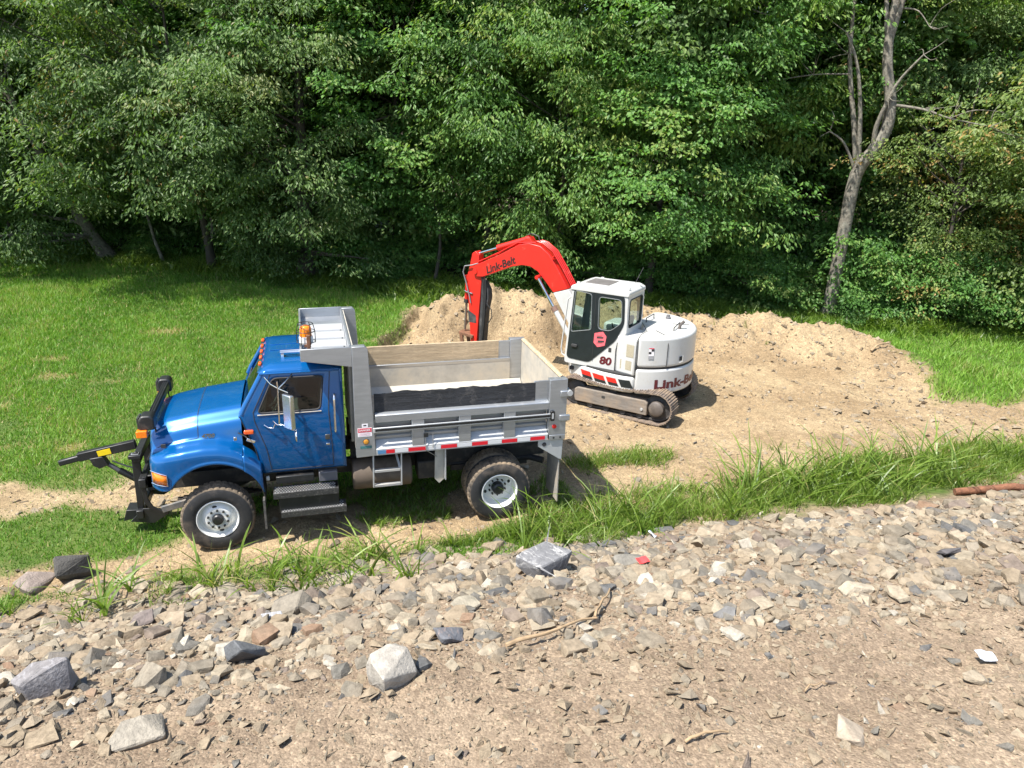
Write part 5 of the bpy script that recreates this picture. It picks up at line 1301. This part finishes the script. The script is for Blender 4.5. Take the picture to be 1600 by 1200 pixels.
def crown_mesh(key):
    if key in PROTO: return PROTO[key]
    sp_, seed = key
    par = {'cherry': dict(rx=4.4, ry=3.8, z0=1.0, z1=13.0, boughs=105, sprays=15, leaves=32, ll=.165, lw=.070, droop=.7),
           'maple': dict(rx=3.8, ry=3.5, z0=1.9, z1=13.2, boughs=100, sprays=12, leaves=32, ll=.15, lw=.10, droop=.45),
           'ash': dict(rx=3.2, ry=2.9, z0=1.7, z1=12.8, boughs=95, sprays=13, leaves=32, ll=.17, lw=.068, droop=.8),
           'dry': dict(rx=2.8, ry=2.4, z0=.5, z1=9.0, boughs=60, sprays=9, leaves=34, ll=.12, lw=.075, droop=.6),
           'deep': dict(rx=4.6, ry=4.2, z0=.6, z1=17.0, boughs=190, sprays=7, leaves=38, ll=.165, lw=.095, droop=.5),
           'shrub': dict(rx=1.5, ry=1.2, z0=.1, z1=2.1, boughs=26, sprays=6, leaves=40, ll=.10, lw=.06, droop=.3, spread=.7)}[sp_]
    V, F, t, B = crown_arrays(seed, **par)
    lm = LEAF['maple' if sp_ in ('deep','shrub') and seed != 10 else ('cherry' if sp_ == 'deep' else sp_)]
    PROTO[key] = (np_mesh('crown', V, F, lm, point_attrs={'tint': t}), B)
    return PROTO[key]
def tree(name, loc, sp_, seed, label, scale=1., lean=(0,0), r0=.2, rot=0., group=None, bark=None, limbs=16, fork=None, h=None, nomesh=False):
    x, y = loc; z = hz(x, y)-.1; rnd = random.Random(seed*7+int(x*10))
    t = empty(name, (x, y, z)); tag(t, label, 'shrub' if sp_ == 'shrub' else 'tree', group)
    me, B = crown_mesh((sp_, seed))
    c = link(bpy.data.objects.new('crown', me), t); c.scale = (scale,)*3; c.rotation_euler = (0,0,rot); c.location = (lean[0]*.8, lean[1]*.8, 0)
    if nomesh: return t
    b = MB(); H = (h or 9.)*scale
    pts = []; rs_ = []; K = 10; wob = [rnd.uniform(-.12,.12) for _ in range(4)]
    for i in range(K+1):
        q = i/K; pts.append((lean[0]*q**.8+wob[0]*math.sin(q*5+wob[2]*20), lean[1]*q**.8+wob[1]*math.sin(q*4+wob[3]*20), H*q)); rs_.append(r0*(1-.85*q)*(1+.45*math.exp(-q*22)))
    b.tube(pts, rs_, 10)
    R = Matrix.Rotation(rot, 3, 'Z')
    for k in range(limbs):
        bb = B[rnd.randrange(len(B))]; e = R @ Vector((bb[0], bb[1], bb[2]))*scale; e += c.location
        q = max(.12, min(.92, (e.z/H)*.75)); j = q*K; i = int(j)
        p = Vector(pts[i]).lerp(Vector(pts[min(i+1,K)]), j-i); rr = rs_[i]*.38
        limb(b, p, e, max(rr,.025), .010, rnd, 5, .10, 5)
    b.build('trunk', bark or BARK, t, smooth=60)
    return t
# front row, left to right
tree('cherry_tree', (-13.5,26.5), 'cherry', 1, 'olive-leaved tree at the far left edge of the field', 1.0, lean=(0,-2.0), r0=.22, rot=.5, limbs=20)
tree('cherry_tree', (-6.6,24.0), 'cherry', 2, 'broad olive-leaved tree on a grey trunk leaning left over the field', 1.05, lean=(-2.6,-2.4), r0=.27, rot=2.1, limbs=24, bark=BARKG)
tree('cherry_tree', (-2.2,20.9), 'cherry', 1, 'large drooping olive-leaved tree above the grass, between leaning trunk and stout trunk', 1.12, lean=(-.3,-2.4), r0=.17, rot=3.6, limbs=24)
tree('cherry_tree', (1.6,19.2), 'cherry', 2, 'olive-leaved tree on a stout trunk behind the truck cab', 1.0, lean=(.1,-1.9), r0=.36, rot=.3, limbs=20)
tree('maple_tree', (4.9,19.6), 'maple', 4, 'deep green tree with layered boughs, behind the dump body', 1.08, lean=(.2,-2.2), r0=.16, rot=1.9, limbs=18)
tree('ash_tree', (8.3,17.0), 'ash', 5, 'tall fresh green tree right behind the red boom', 1.0, lean=(.1,-1.5), r0=.14, rot=0., limbs=22)
tree('ash_tree', (10.4,14.4), 'ash', 6, 'lighter green tree with hanging leaves above the excavator cab', .95, lean=(0,-.4), r0=.13, rot=2.6, limbs=20)
tree('maple_tree', (13.4,12.9), 'maple', 3, 'bright layered tree behind the excavator tail', .98, lean=(.2,-.6), r0=.15, rot=4.0, limbs=18)
tree('ash_tree', (15.5,12.7), 'ash', 5, 'dense green tree just left of the forked grey trunk', 1.05, r0=.16, rot=4.4, limbs=18)
tree('maple_tree', (21.0,15.2), 'maple', 4, 'dark green tree standing behind the forked grey trunk', 1.05, r0=.2, rot=.8, limbs=18)
tree('cherry_tree', (24.0,11.0), 'cherry', 2, 'tree with a brown trunk right of the forked grey trunk', .95, r0=.24, rot=5.0, limbs=20)
tree('yellowing_tree', (24.6,6.6), 'dry', 7, 'yellowing tree with sparse leaves at the right edge', 1.15, lean=(-.3,-.8), r0=.14, rot=.4, limbs=26)
tree('yellowing_tree', (21.6,8.2), 'dry', 8, 'low yellow-green tree over the clover patch', .85, r0=.10, rot=1.4, limbs=22)
tree('ash_tree', (27.5,6.0), 'ash', 6, 'green tree beyond the yellowing tree, at the right edge', 1.0, r0=.2, rot=1., limbs=14)
# the wood behind: darker crowns and trunks
q = 0
for (x0, y0, dx, dy, cnt, jit) in ((-22,35.5,3.9,-1.75,15,.6),(-20,40.5,4.4,-1.9,14,.9),(-22,29.5,1,1,1,.2)):
    for k in range(cnt):
        rr_ = random.Random(900+q); q += 1
        tree('forest_tree', (x0+dx*k+rr_.uniform(-jit,jit), y0+dy*k+rr_.uniform(-jit,jit)), 'deep', 9+(q % 2), 'dark tree deep in the wood behind the front trees', rr_.uniform(1.3,1.6), lean=(rr_.uniform(-.6,.6), rr_.uniform(-.5,.2)), r0=rr_.uniform(.12,.26), rot=rr_.uniform(0,6.28), group='trees deep in the wood', limbs=6)
# slim saplings under the edge of the wood, left of the truck
for k, (x, y, lx, hh_, lb) in enumerate(((-9.6,25.6,.25,4.2,'slim bare trunk left of the leaning grey trunk'),(-4.2,22.6,-.4,3.6,'thin crooked sapling right of the leaning grey trunk'),(-2.3,21.9,.1,3.2,'thin upright sapling in the shade at the field edge'),(-.5,21.0,-.35,3.6,'crooked sapling left of the stout trunk'),(6.2,16.3,0,3.4,'slim dark trunk behind the spoil heap, left of the boom'),(-11.0,26.6,.3,3.8,'slender trunk in the shade at the far left'))):
    t = empty('sapling', (x, y, hz(x, y)-.05)); tag(t, lb, 'tree'); rnd = random.Random(k+50)
    b = MB(); limb(b, (0,0,0), (lx*1.4,0,hh_), .085, .03, rnd, 7, .06, 7); b.build('trunk', BARKG if k in (1,2,3) else BARK, t, smooth=60)
    V, F, tt, B_ = crown_arrays(60+k, .9, .8, hh_*.62, hh_*1.2, 10, 5, 34, .11, .06, .5, .8)
    c = link(bpy.data.objects.new('crown', np_mesh('crown', V, F, LEAF['maple'], point_attrs={'tint': tt})), t); c.location = (lx*1.1,0,0)
# ---- the forked, lichen-grey tree
fx, fy = 18.5, 9.35
t = empty('forked_tree', (fx, fy, hz(fx, fy)-.1)); tag(t, 'pale lichen-grey forked tree with bare limbs behind the spoil heap', 'tree')
cx = Vector((.77,-.64,0)); cy = Vector((.64,.77,0))      # across and away, seen from the field
def fp(a, h, d=0.): v = cx*a + cy*d; return (v.x, v.y, h+.1)
b = MB()
stem = [fp(-.06,-.1),fp(-.02,.6),fp(.0,1.75),fp(.02,3.2),fp(.09,4.65),fp(.44,5.36),fp(.72,6.05),fp(.69,6.85),fp(.45,7.75),fp(.34,8.7),fp(.35,9.75),fp(.28,11.2),fp(.3,13)]
b.tube([tuple(p) for p in catmull(stem, 3)], list(np.interp(np.linspace(0,1,37), [0,.05,.2,.42,.6,1], [.33,.235,.205,.19,.165,.07])), 12)
rnd = random.Random(5)
def chain(pts, r0, r1): b.tube([tuple(p) for p in catmull(pts, 4)], list(np.linspace(r0, r1, 4*(len(pts)-1)+1)), 7)
chain([fp(.08,4.7),fp(-.22,6.16,.1),fp(-.58,7.65,.2),fp(-.74,9.0,.2),fp(-.8,10.4,.3)], .10, .04)
chain([fp(.12,4.8),fp(-.10,6.5,-.1),fp(-.40,7.83,-.15),fp(-.84,8.75,-.2)], .085, .03)
chain([fp(.06,4.7),fp(-.41,5.58,-.2),fp(-.88,5.92,-.3)], .055, .02)
chain([fp(.46,5.4),fp(.42,6.09,-.15),fp(.64,6.93,-.25),fp(.86,7.47,-.3),fp(1.33,8.09,-.5)], .09, .025)
chain([fp(.70,6.74),fp(1.61,6.61,-.3),fp(2.33,6.37,-.5),fp(3.38,6.17,-.6)], .05, .014)
chain([fp(.33,8.5),fp(.08,9.75,.1),fp(-.06,11.0,.2)], .09, .04)
chain([fp(.36,8.4),fp(.56,9.74,-.1),fp(.75,10.9,-.1)], .10, .05)
chain([fp(.56,9.4),fp(.99,9.3,-.1),fp(1.35,8.87,-.2)], .03, .010)
chain([fp(-.58,7.6),fp(-1.62,7.58,-.1),fp(-2.94,7.36,-.3)], .03, .010)
chain([fp(2.33,6.37,-.5),fp(2.9,6.6,-.8),fp(3.6,6.55,-.9)], .018, .008)
for (a_, h_, d_) in ((1.33,8.09,-.5),(3.38,6.17,-.6),(-.88,5.92,-.3),(-2.94,7.36,-.3),(-.84,8.75,-.2),(1.35,8.87,-.2),(-1.62,7.58,-.1),(1.61,6.61,-.3),(2.33,6.37,-.5),(.75,9.6,-.1),(-.7,8.2,.2),(.64,6.93,-.25)):
    for _ in range(3):
        e_ = (a_+rnd.uniform(-.2,1.)*(1 if a_ > 0 else -1), h_+rnd.uniform(-.35,.7), d_+rnd.uniform(-.5,.3)); m_ = tuple((p+q)/2+rnd.uniform(-.1,.1) for p, q in zip((a_,h_,d_), e_))
        chain([fp(a_,h_,d_), fp(*m_), fp(*e_)], .014, .004)
b.build('trunk', BARKG, t, smooth=60)
V, F, tt, B_ = crown_arrays(44, 4.2, 1.6, 5.8, 14, 46, 7, 34, .14, .065, .6)
c = link(bpy.data.objects.new('crown', np_mesh('crown', V, F, LEAF['ash'], point_attrs={'tint': tt})), t); c.location = (2.2,1.5,0); c.rotation_euler = (0,0,-.5)
# long dead branch hanging high, top right of the view
t = empty('dead_branch', (15.2,11.0,9.4)); tag(t, 'bare pale dead branch hanging among leaves near the top, left of the forked trunk', 'branch')
b = MB(); chain([(0,0,.1),(.6,-.1,-.05),(1.35,0,.06),(2.1,.1,.5),(2.8,.2,1.2)], .018, .05); chain([(1.0,-.05,-.02),(.3,.2,.35),(-.2,.3,.5)], .02, .008); b.build('wood', BARKG, t, smooth=60)
# ---- shrubs along the edge
k = 0
for (x, y, s_) in ((5.4,17.6,.8),(8.9,15.2,.8),(12.4,13.6,.75),(14.9,12.4,1.1),(16.4,11.2,1.1),(17.6,10.9,.9),(19.6,9.6,1.3),(20.9,8.7,1.3),(22.4,7.9,1.2),(23.9,7.2,1.4),(25.4,6.2,1.2),(18.9,8.8,.6),(3.4,17.9,.7),(-.4,20.3,.6),(-4.9,23.6,.55)):
    tree('shrub', (x, y), 'shrub', 31+(k % 3), 'leafy green shrub at the foot of the wood', s_, rot=k*1.3, r0=.02, h=1.2, limbs=6, group='shrubs along the foot of the wood'); k += 1
# second line of brush inside the wood
for j in range(26):
    rr_ = random.Random(300+j); x = -15+1.75*j+rr_.uniform(-.4,.4); y = float(np.interp(x, [-15,-6,1,6,11,15,18,22,25,32], [30,26.5,22,18.6,16.2,14.2,12.6,10.6,9.2,6]))+rr_.uniform(.2,1.6)
    tree('thicket_bush', (x, y), 'shrub', 31+(j % 3), 'dark bush in the shade inside the wood', rr_.uniform(1.3,2.0), rot=j*1.7, r0=.03, h=1.2, limbs=5, group='bushes inside the wood')
# grass under the truck
n = 16000; gx = rg.uniform(1.4, 5.6, n); gy = rg.uniform(-1.0, 2.2, n); pn = fbm(gx, gy, .9, 87, 4, .6)
kk = (pn > -.02) & (gx+.6*gy > 1.6); gx, gy, pn = gx[kk], gy[kk], pn[kk]
tag(blades(np.stack([gx, gy, hgt(gx, gy)-.01], 1), .08+.12*rg.rand(len(gx)), np.full(len(gx), .014), .3+.7*rg.rand(len(gx)), rg, np.clip(.45+.2*rg.randn(len(gx)), 0, 1), 'shaded_grass', TALLM, 2), 'grass growing in the shade under the dump truck', 'grass', kind='stuff')
# weeds in the shade at the foot of the trees
n = 42000; i_ = rg.rand(n); ux = -13+37*i_; uy = np.interp(ux, [-13,-6,1,6,11,15,18,22,25], [26,23.6,18.8,15.2,12.9,10.4,8.9,7.2,5.0]) + rg.normal(.3, .8, n)
kk = np.interp(ux, [-14,2,4,6,25], [.5,.5,1,1,1]) > rg.rand(n); ux, uy = ux[kk], uy[kk]; pn = fbm(ux, uy, .7, 99, 3)
tag(blades(np.stack([ux, uy, hgt(ux, uy)-.01], 1), (.16+.30*rg.rand(len(ux)))*(1+pn), np.full(len(ux), .05), .4+.6*rg.rand(len(ux)), rg, np.clip(.3+.4*pn+.2*rg.randn(len(ux)), 0, .95), 'undergrowth', TALLM, 2), 'dark weeds in the shade along the foot of the trees', 'weeds', kind='stuff')

# ================================================================== BOULDERS AND ODDMENTS
def boulder(name, x, y, size, dims, color, seed, label, rotz=0., tilt=(0,0), streak=None, sink=.3, npts=18):
    V, F = hull(npts, dims, seed, .18)
    bm = bmesh.new(); vs = [bm.verts.new(v*size) for v in V]
    for f in F:
        try: bm.faces.new([vs[i] for i in f])
        except ValueError: pass
    bmesh.ops.dissolve_limit(bm, angle_limit=rad(12), verts=bm.verts, edges=bm.edges)
    bmesh.ops.bevel(bm, geom=list(bm.edges), offset=size*.05, segments=1, affect='EDGES')
    bmesh.ops.triangulate(bm, faces=bm.faces)
    bmesh.ops.subdivide_edges(bm, edges=list(bm.edges), cuts=1, use_grid_fill=True)
    for v in bm.verts:
        v.co += Vector(v.co).normalized()*size*.06*mnoise.noise(Vector(v.co)*3.2/size+Vector((seed, 0, 0)))
    bmesh.ops.recalc_face_normals(bm, faces=bm.faces)
    me = bpy.data.meshes.new(name); bm.to_mesh(me); bm.free()
    me.materials.append(rockmat(color, streak)); me.shade_smooth(); me.set_sharp_from_angle(angle=rad(22))
    o = link(bpy.data.objects.new(name, me)); o.location = (x, y, hz(x, y)+size*dims[2]*(1-2*sink)); o.rotation_euler = (tilt[0], tilt[1], rotz)
    return tag(o, label, 'rock')
_RM = {}
def rockmat(color, streak):
    key = (color, streak)
    if key in _RM: return _RM[key]
    color = tuple(c*.74 for c in color); streak = tuple(c*.72 for c in streak) if streak else None
    M = bpy.data.materials.new('boulder_rock'); M.use_nodes = True; nt = M.node_tree; L = nt.links.new; b = nt.nodes['Principled BSDF']; b.inputs['Roughness'].default_value = .8
    tc = _n(nt, 'ShaderNodeTexCoord'); n = _n(nt, 'ShaderNodeTexNoise'); n.inputs['Scale'].default_value = 9; n.inputs['Detail'].default_value = 9; n.inputs['Roughness'].default_value = .7; L(tc.outputs['Object'], n.inputs[0])
    r = _n(nt, 'ShaderNodeValToRGB'); r.color_ramp.elements[0].position = .3; r.color_ramp.elements[1].position = .72
    r.color_ramp.elements[0].color = tuple(c*.62 for c in color)+(1,); r.color_ramp.elements[1].color = tuple(min(1, c*1.35) for c in color)+(1,); L(n.outputs['Fac'], r.inputs[0]); last = r.outputs[0]
    if streak:
        w = _n(nt, 'ShaderNodeTexNoise'); w.inputs['Scale'].default_value = 4; w.inputs['Distortion'].default_value = 1.6; w.inputs['Detail'].default_value = 8; w.inputs['Roughness'].default_value = .75
        mp = _n(nt, 'ShaderNodeMapping'); mp.inputs['Scale'].default_value = (2.2,1,.8); L(tc.outputs['Object'], mp.inputs[0]); L(mp.outputs[0], w.inputs[0])
        r2 = _n(nt, 'ShaderNodeValToRGB'); r2.color_ramp.elements[0].position = .52; r2.color_ramp.elements[1].position = .62; L(w.outputs['Fac'], r2.inputs[0])
        mx = _n(nt, 'ShaderNodeMix', data_type='RGBA'); L(r2.outputs[0], mx.inputs[0]); L(last, mx.inputs[6]); mx.inputs[7].default_value = (*streak, 1); last = mx.outputs[2]
    L(last, b.inputs['Base Color'])
    n3 = _n(nt, 'ShaderNodeTexNoise'); n3.inputs['Scale'].default_value = 40; n3.inputs['Detail'].default_value = 6; L(tc.outputs['Object'], n3.inputs[0])
    bp = _n(nt, 'ShaderNodeBump'); bp.inputs['Strength'].default_value = .6; bp.inputs['Distance'].default_value = .02; L(n3.outputs['Fac'], bp.inputs['Height']); L(bp.outputs[0], b.inputs['Normal'])
    _RM[key] = M; return M
CAMB = CAM
def at(px, py):
    """where the sight line through a photo pixel (1600 wide) meets the ground"""
    d = R_*((px-800)/1160.36) + U_*((600-py)/1160.36) + F_; t = 2.
    for _ in range(400):
        p = CAMB + d*t
        if p.z < hz(p.x, p.y): break
        t += .05
    return p.x, p.y
R_, U_, F_ = _tofr(_R), _tofr(_U), _tofr(_f)
GREYB = (.17,.17,.175); 
x, y = at(845,897); boulder('boulder', x, y, .30, (1,.8,.72), (.20,.20,.205), 901, 'grey boulder with white streaks in front of the tall grass', .5, (.1,.1), (.55,.54,.52), .16, 20)
x, y = at(612,1062); boulder('boulder', x, y, .19, (1,.9,.82), (.42,.385,.33), 917, 'rounded pale cream boulder at the lower edge of the stones', .4, (.1,-.1), None, .2, 44)
x, y = at(78,1078); boulder('boulder', x, y, .235, (1,.7,.68), (.24,.225,.225), 907, 'large grey angular boulder at the lower left', .6, (-.25,-.3), (.36,.35,.36), .15, 14)
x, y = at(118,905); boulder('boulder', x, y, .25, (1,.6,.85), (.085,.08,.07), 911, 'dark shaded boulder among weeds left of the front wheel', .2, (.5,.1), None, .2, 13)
x, y = at(62,915); boulder('boulder', x, y, .27, (1,.7,.5), (.32,.26,.22), 923, 'pinkish flat boulder beside the dark one at the far left', .9, (.1,-.2), None, .25, 14)
x, y = at(385,1033); boulder('boulder', x, y, .19, (1,.75,.75), (.13,.135,.14), 931, 'blue-grey wedge-shaped boulder amid pale stones', .3, (.1,.25), None, .16, 12)
x, y = at(705,1000); boulder('boulder', x, y, .155, (1,.75,.6), (.15,.155,.17), 937, 'slate-blue block behind the cream boulder', .15, (.15,0), (.30,.24,.22), .18, 12)
x, y = at(215,1150); boulder('boulder', x, y, .215, (1,.7,.4), (.36,.32,.255), 941, 'broad tan slab at the bottom left corner', .25, (.35,.05), None, .3, 13)
x, y = at(220,975); boulder('boulder', x, y, .20, (1,.6,.45), (.22,.18,.16), 947, 'brown slab tilted behind the left stones', .5, (.3,-.2), None, .2, 13)
x, y = at(455,958); boulder('boulder', x, y, .24, (1,.7,.5), (.27,.235,.18), 953, 'tan layered rock at the top of the stones, below the truck steps', .6, (.1,-.3), None, .25, 14)
x, y = at(425,972); boulder('boulder', x, y, .12, (1,.7,.6), (.42,.42,.43), 967, 'white-veined grey stone below the tan layered rock', .2, (.1,0), (.62,.6,.58), .2, 14)
x, y = at(725,950); boulder('boulder', x, y, .17, (1,.75,.28), (.36,.32,.24), 971, 'olive flat slab above the slate-blue block', .3, (.25,0), None, .3, 12)
x, y = at(985,880); boulder('boulder', x, y, .24, (1,.55,.3), (.24,.225,.19), 977, 'grey-brown slab just left of the red scrap', .1, (.2,0), None, .25, 12)
x, y = at(1330,1150); boulder('boulder', x, y, .15, (1,.8,.5), (.44,.36,.27), 983, 'smooth half-buried stone low in the graded earth at the right', .9, (0,0), None, .40, 22)
x, y = at(1335,930); boulder('boulder', x, y, .20, (1,.45,.35), (.45,.38,.28), 987, 'long cream slab lying along the stones at the right', -.35, (.1,.1), None, .2, 13)
x, y = at(1480,870); boulder('boulder', x, y, .17, (1,.5,.5), (.13,.12,.12), 991, 'dark grey stone among pale slabs at the right', .1, (.1,0), None, .2, 12)
x, y = at(1130,965); boulder('boulder', x, y, .12, (1,.6,.45), (.20,.195,.185), 993, 'grey jagged stone at the lower edge, middle right', -.5, (.2,0), None, .2, 11)
x, y = at(1520,1068); boulder('boulder', x, y, .115, (1,.6,.5), (.40,.33,.235), 997, 'tan cobble below the grey plastic scrap', .1, (.1,.1), None, .25, 20)
# rusty pipe, red scrap, plastic scraps, white chips, sticks
x, y = at(1490,775); x2, y2 = at(1625,772)
tag(MB().tube([(x, y, hz(x,y)+.07), ((x*2+x2)/3, (y*2+y2)/3, hz(x,y)+.13), ((x+2*x2)/3, (y+2*y2)/3, hz(x2,y2)+.12), (x2, y2, hz(x2,y2)+.06)], [.06,.065,.065,.06], 10).build('rusty_pipe', mat('orange_rust', (.17,.075,.04), rough=.95, vary=.55, vscale=9, bump=.6), None, smooth=60), 'rusty bent pipe lying on the stones at the right edge', 'pipe')
def scrap(name, px, py, w, d, col, label, cat, rz=0.):
    x, y = at(px, py); r = random.Random(int(px)); g = [[(w*(i/3-.5), d*(j/2-.5), .035*r.random()) for i in range(4)] for j in range(3)]
    o = MB().grid(g).build(name, mat(name+'_plastic', col, rough=.35, vary=.1), None, thick=.006); o.location = (x, y, hz(x,y)+.055); o.rotation_euler = (.35,.1,rz); return tag(o, label, cat)
scrap('red_scrap', 1003, 884, .17, .10, (.62,.07,.07), 'small red scrap of plastic among the stones', 'scrap', .3)
scrap('plastic_scrap', 1536, 1036, .16, .10, (.45,.48,.52), 'torn grey plastic scrap on the earth at the lower right', 'scrap', -.3)
scrap('white_chip', 531, 936, .12, .07, (.75,.74,.70), 'white plastic chip in the weeds above the stones', 'scrap', .2)
scrap('blue_scrap', 1018, 841, .05, .14, (.55,.62,.70), 'pale blue scrap at the edge of the tall grass', 'scrap', .5)
STICK = mat('dry_stick', (.30,.21,.12), rough=.9, vary=.3)
def stick(px0, py0, px1, py1, r, label, lift=.03):
    a = at(px0, py0); b_ = at(px1, py1); n = 7; P = []
    rr = random.Random(int(px0))
    for k in range(n+1):
        t = k/n; x = a[0]*(1-t)+b_[0]*t; y = a[1]*(1-t)+b_[1]*t; P.append((x+rr.uniform(-.02,.02), y+rr.uniform(-.02,.02), hz(x,y)+lift+.03*math.sin(math.pi*t)))
    return tag(MB().tube(P, [r*(1-.5*k/n) for k in range(n+1)], 6).build('stick', STICK, None, smooth=60), label, 'stick')
stick(790,1020, 930,975, .022, 'long dry stick lying over the stones at the middle', .07)
stick(1065,1165, 1138,1148, .014, 'short dry stick on the earth at the bottom right')
stick(1255,1085, 1292,1075, .008, 'thin dark twig on the earth, lower right')
stick(925,975, 950,932, .018, 'upper end of a dry branch by the long stick', .08)
stick(1360,553, 1390,541, .035, 'dark dead twig on the front of the spoil heap', .08)
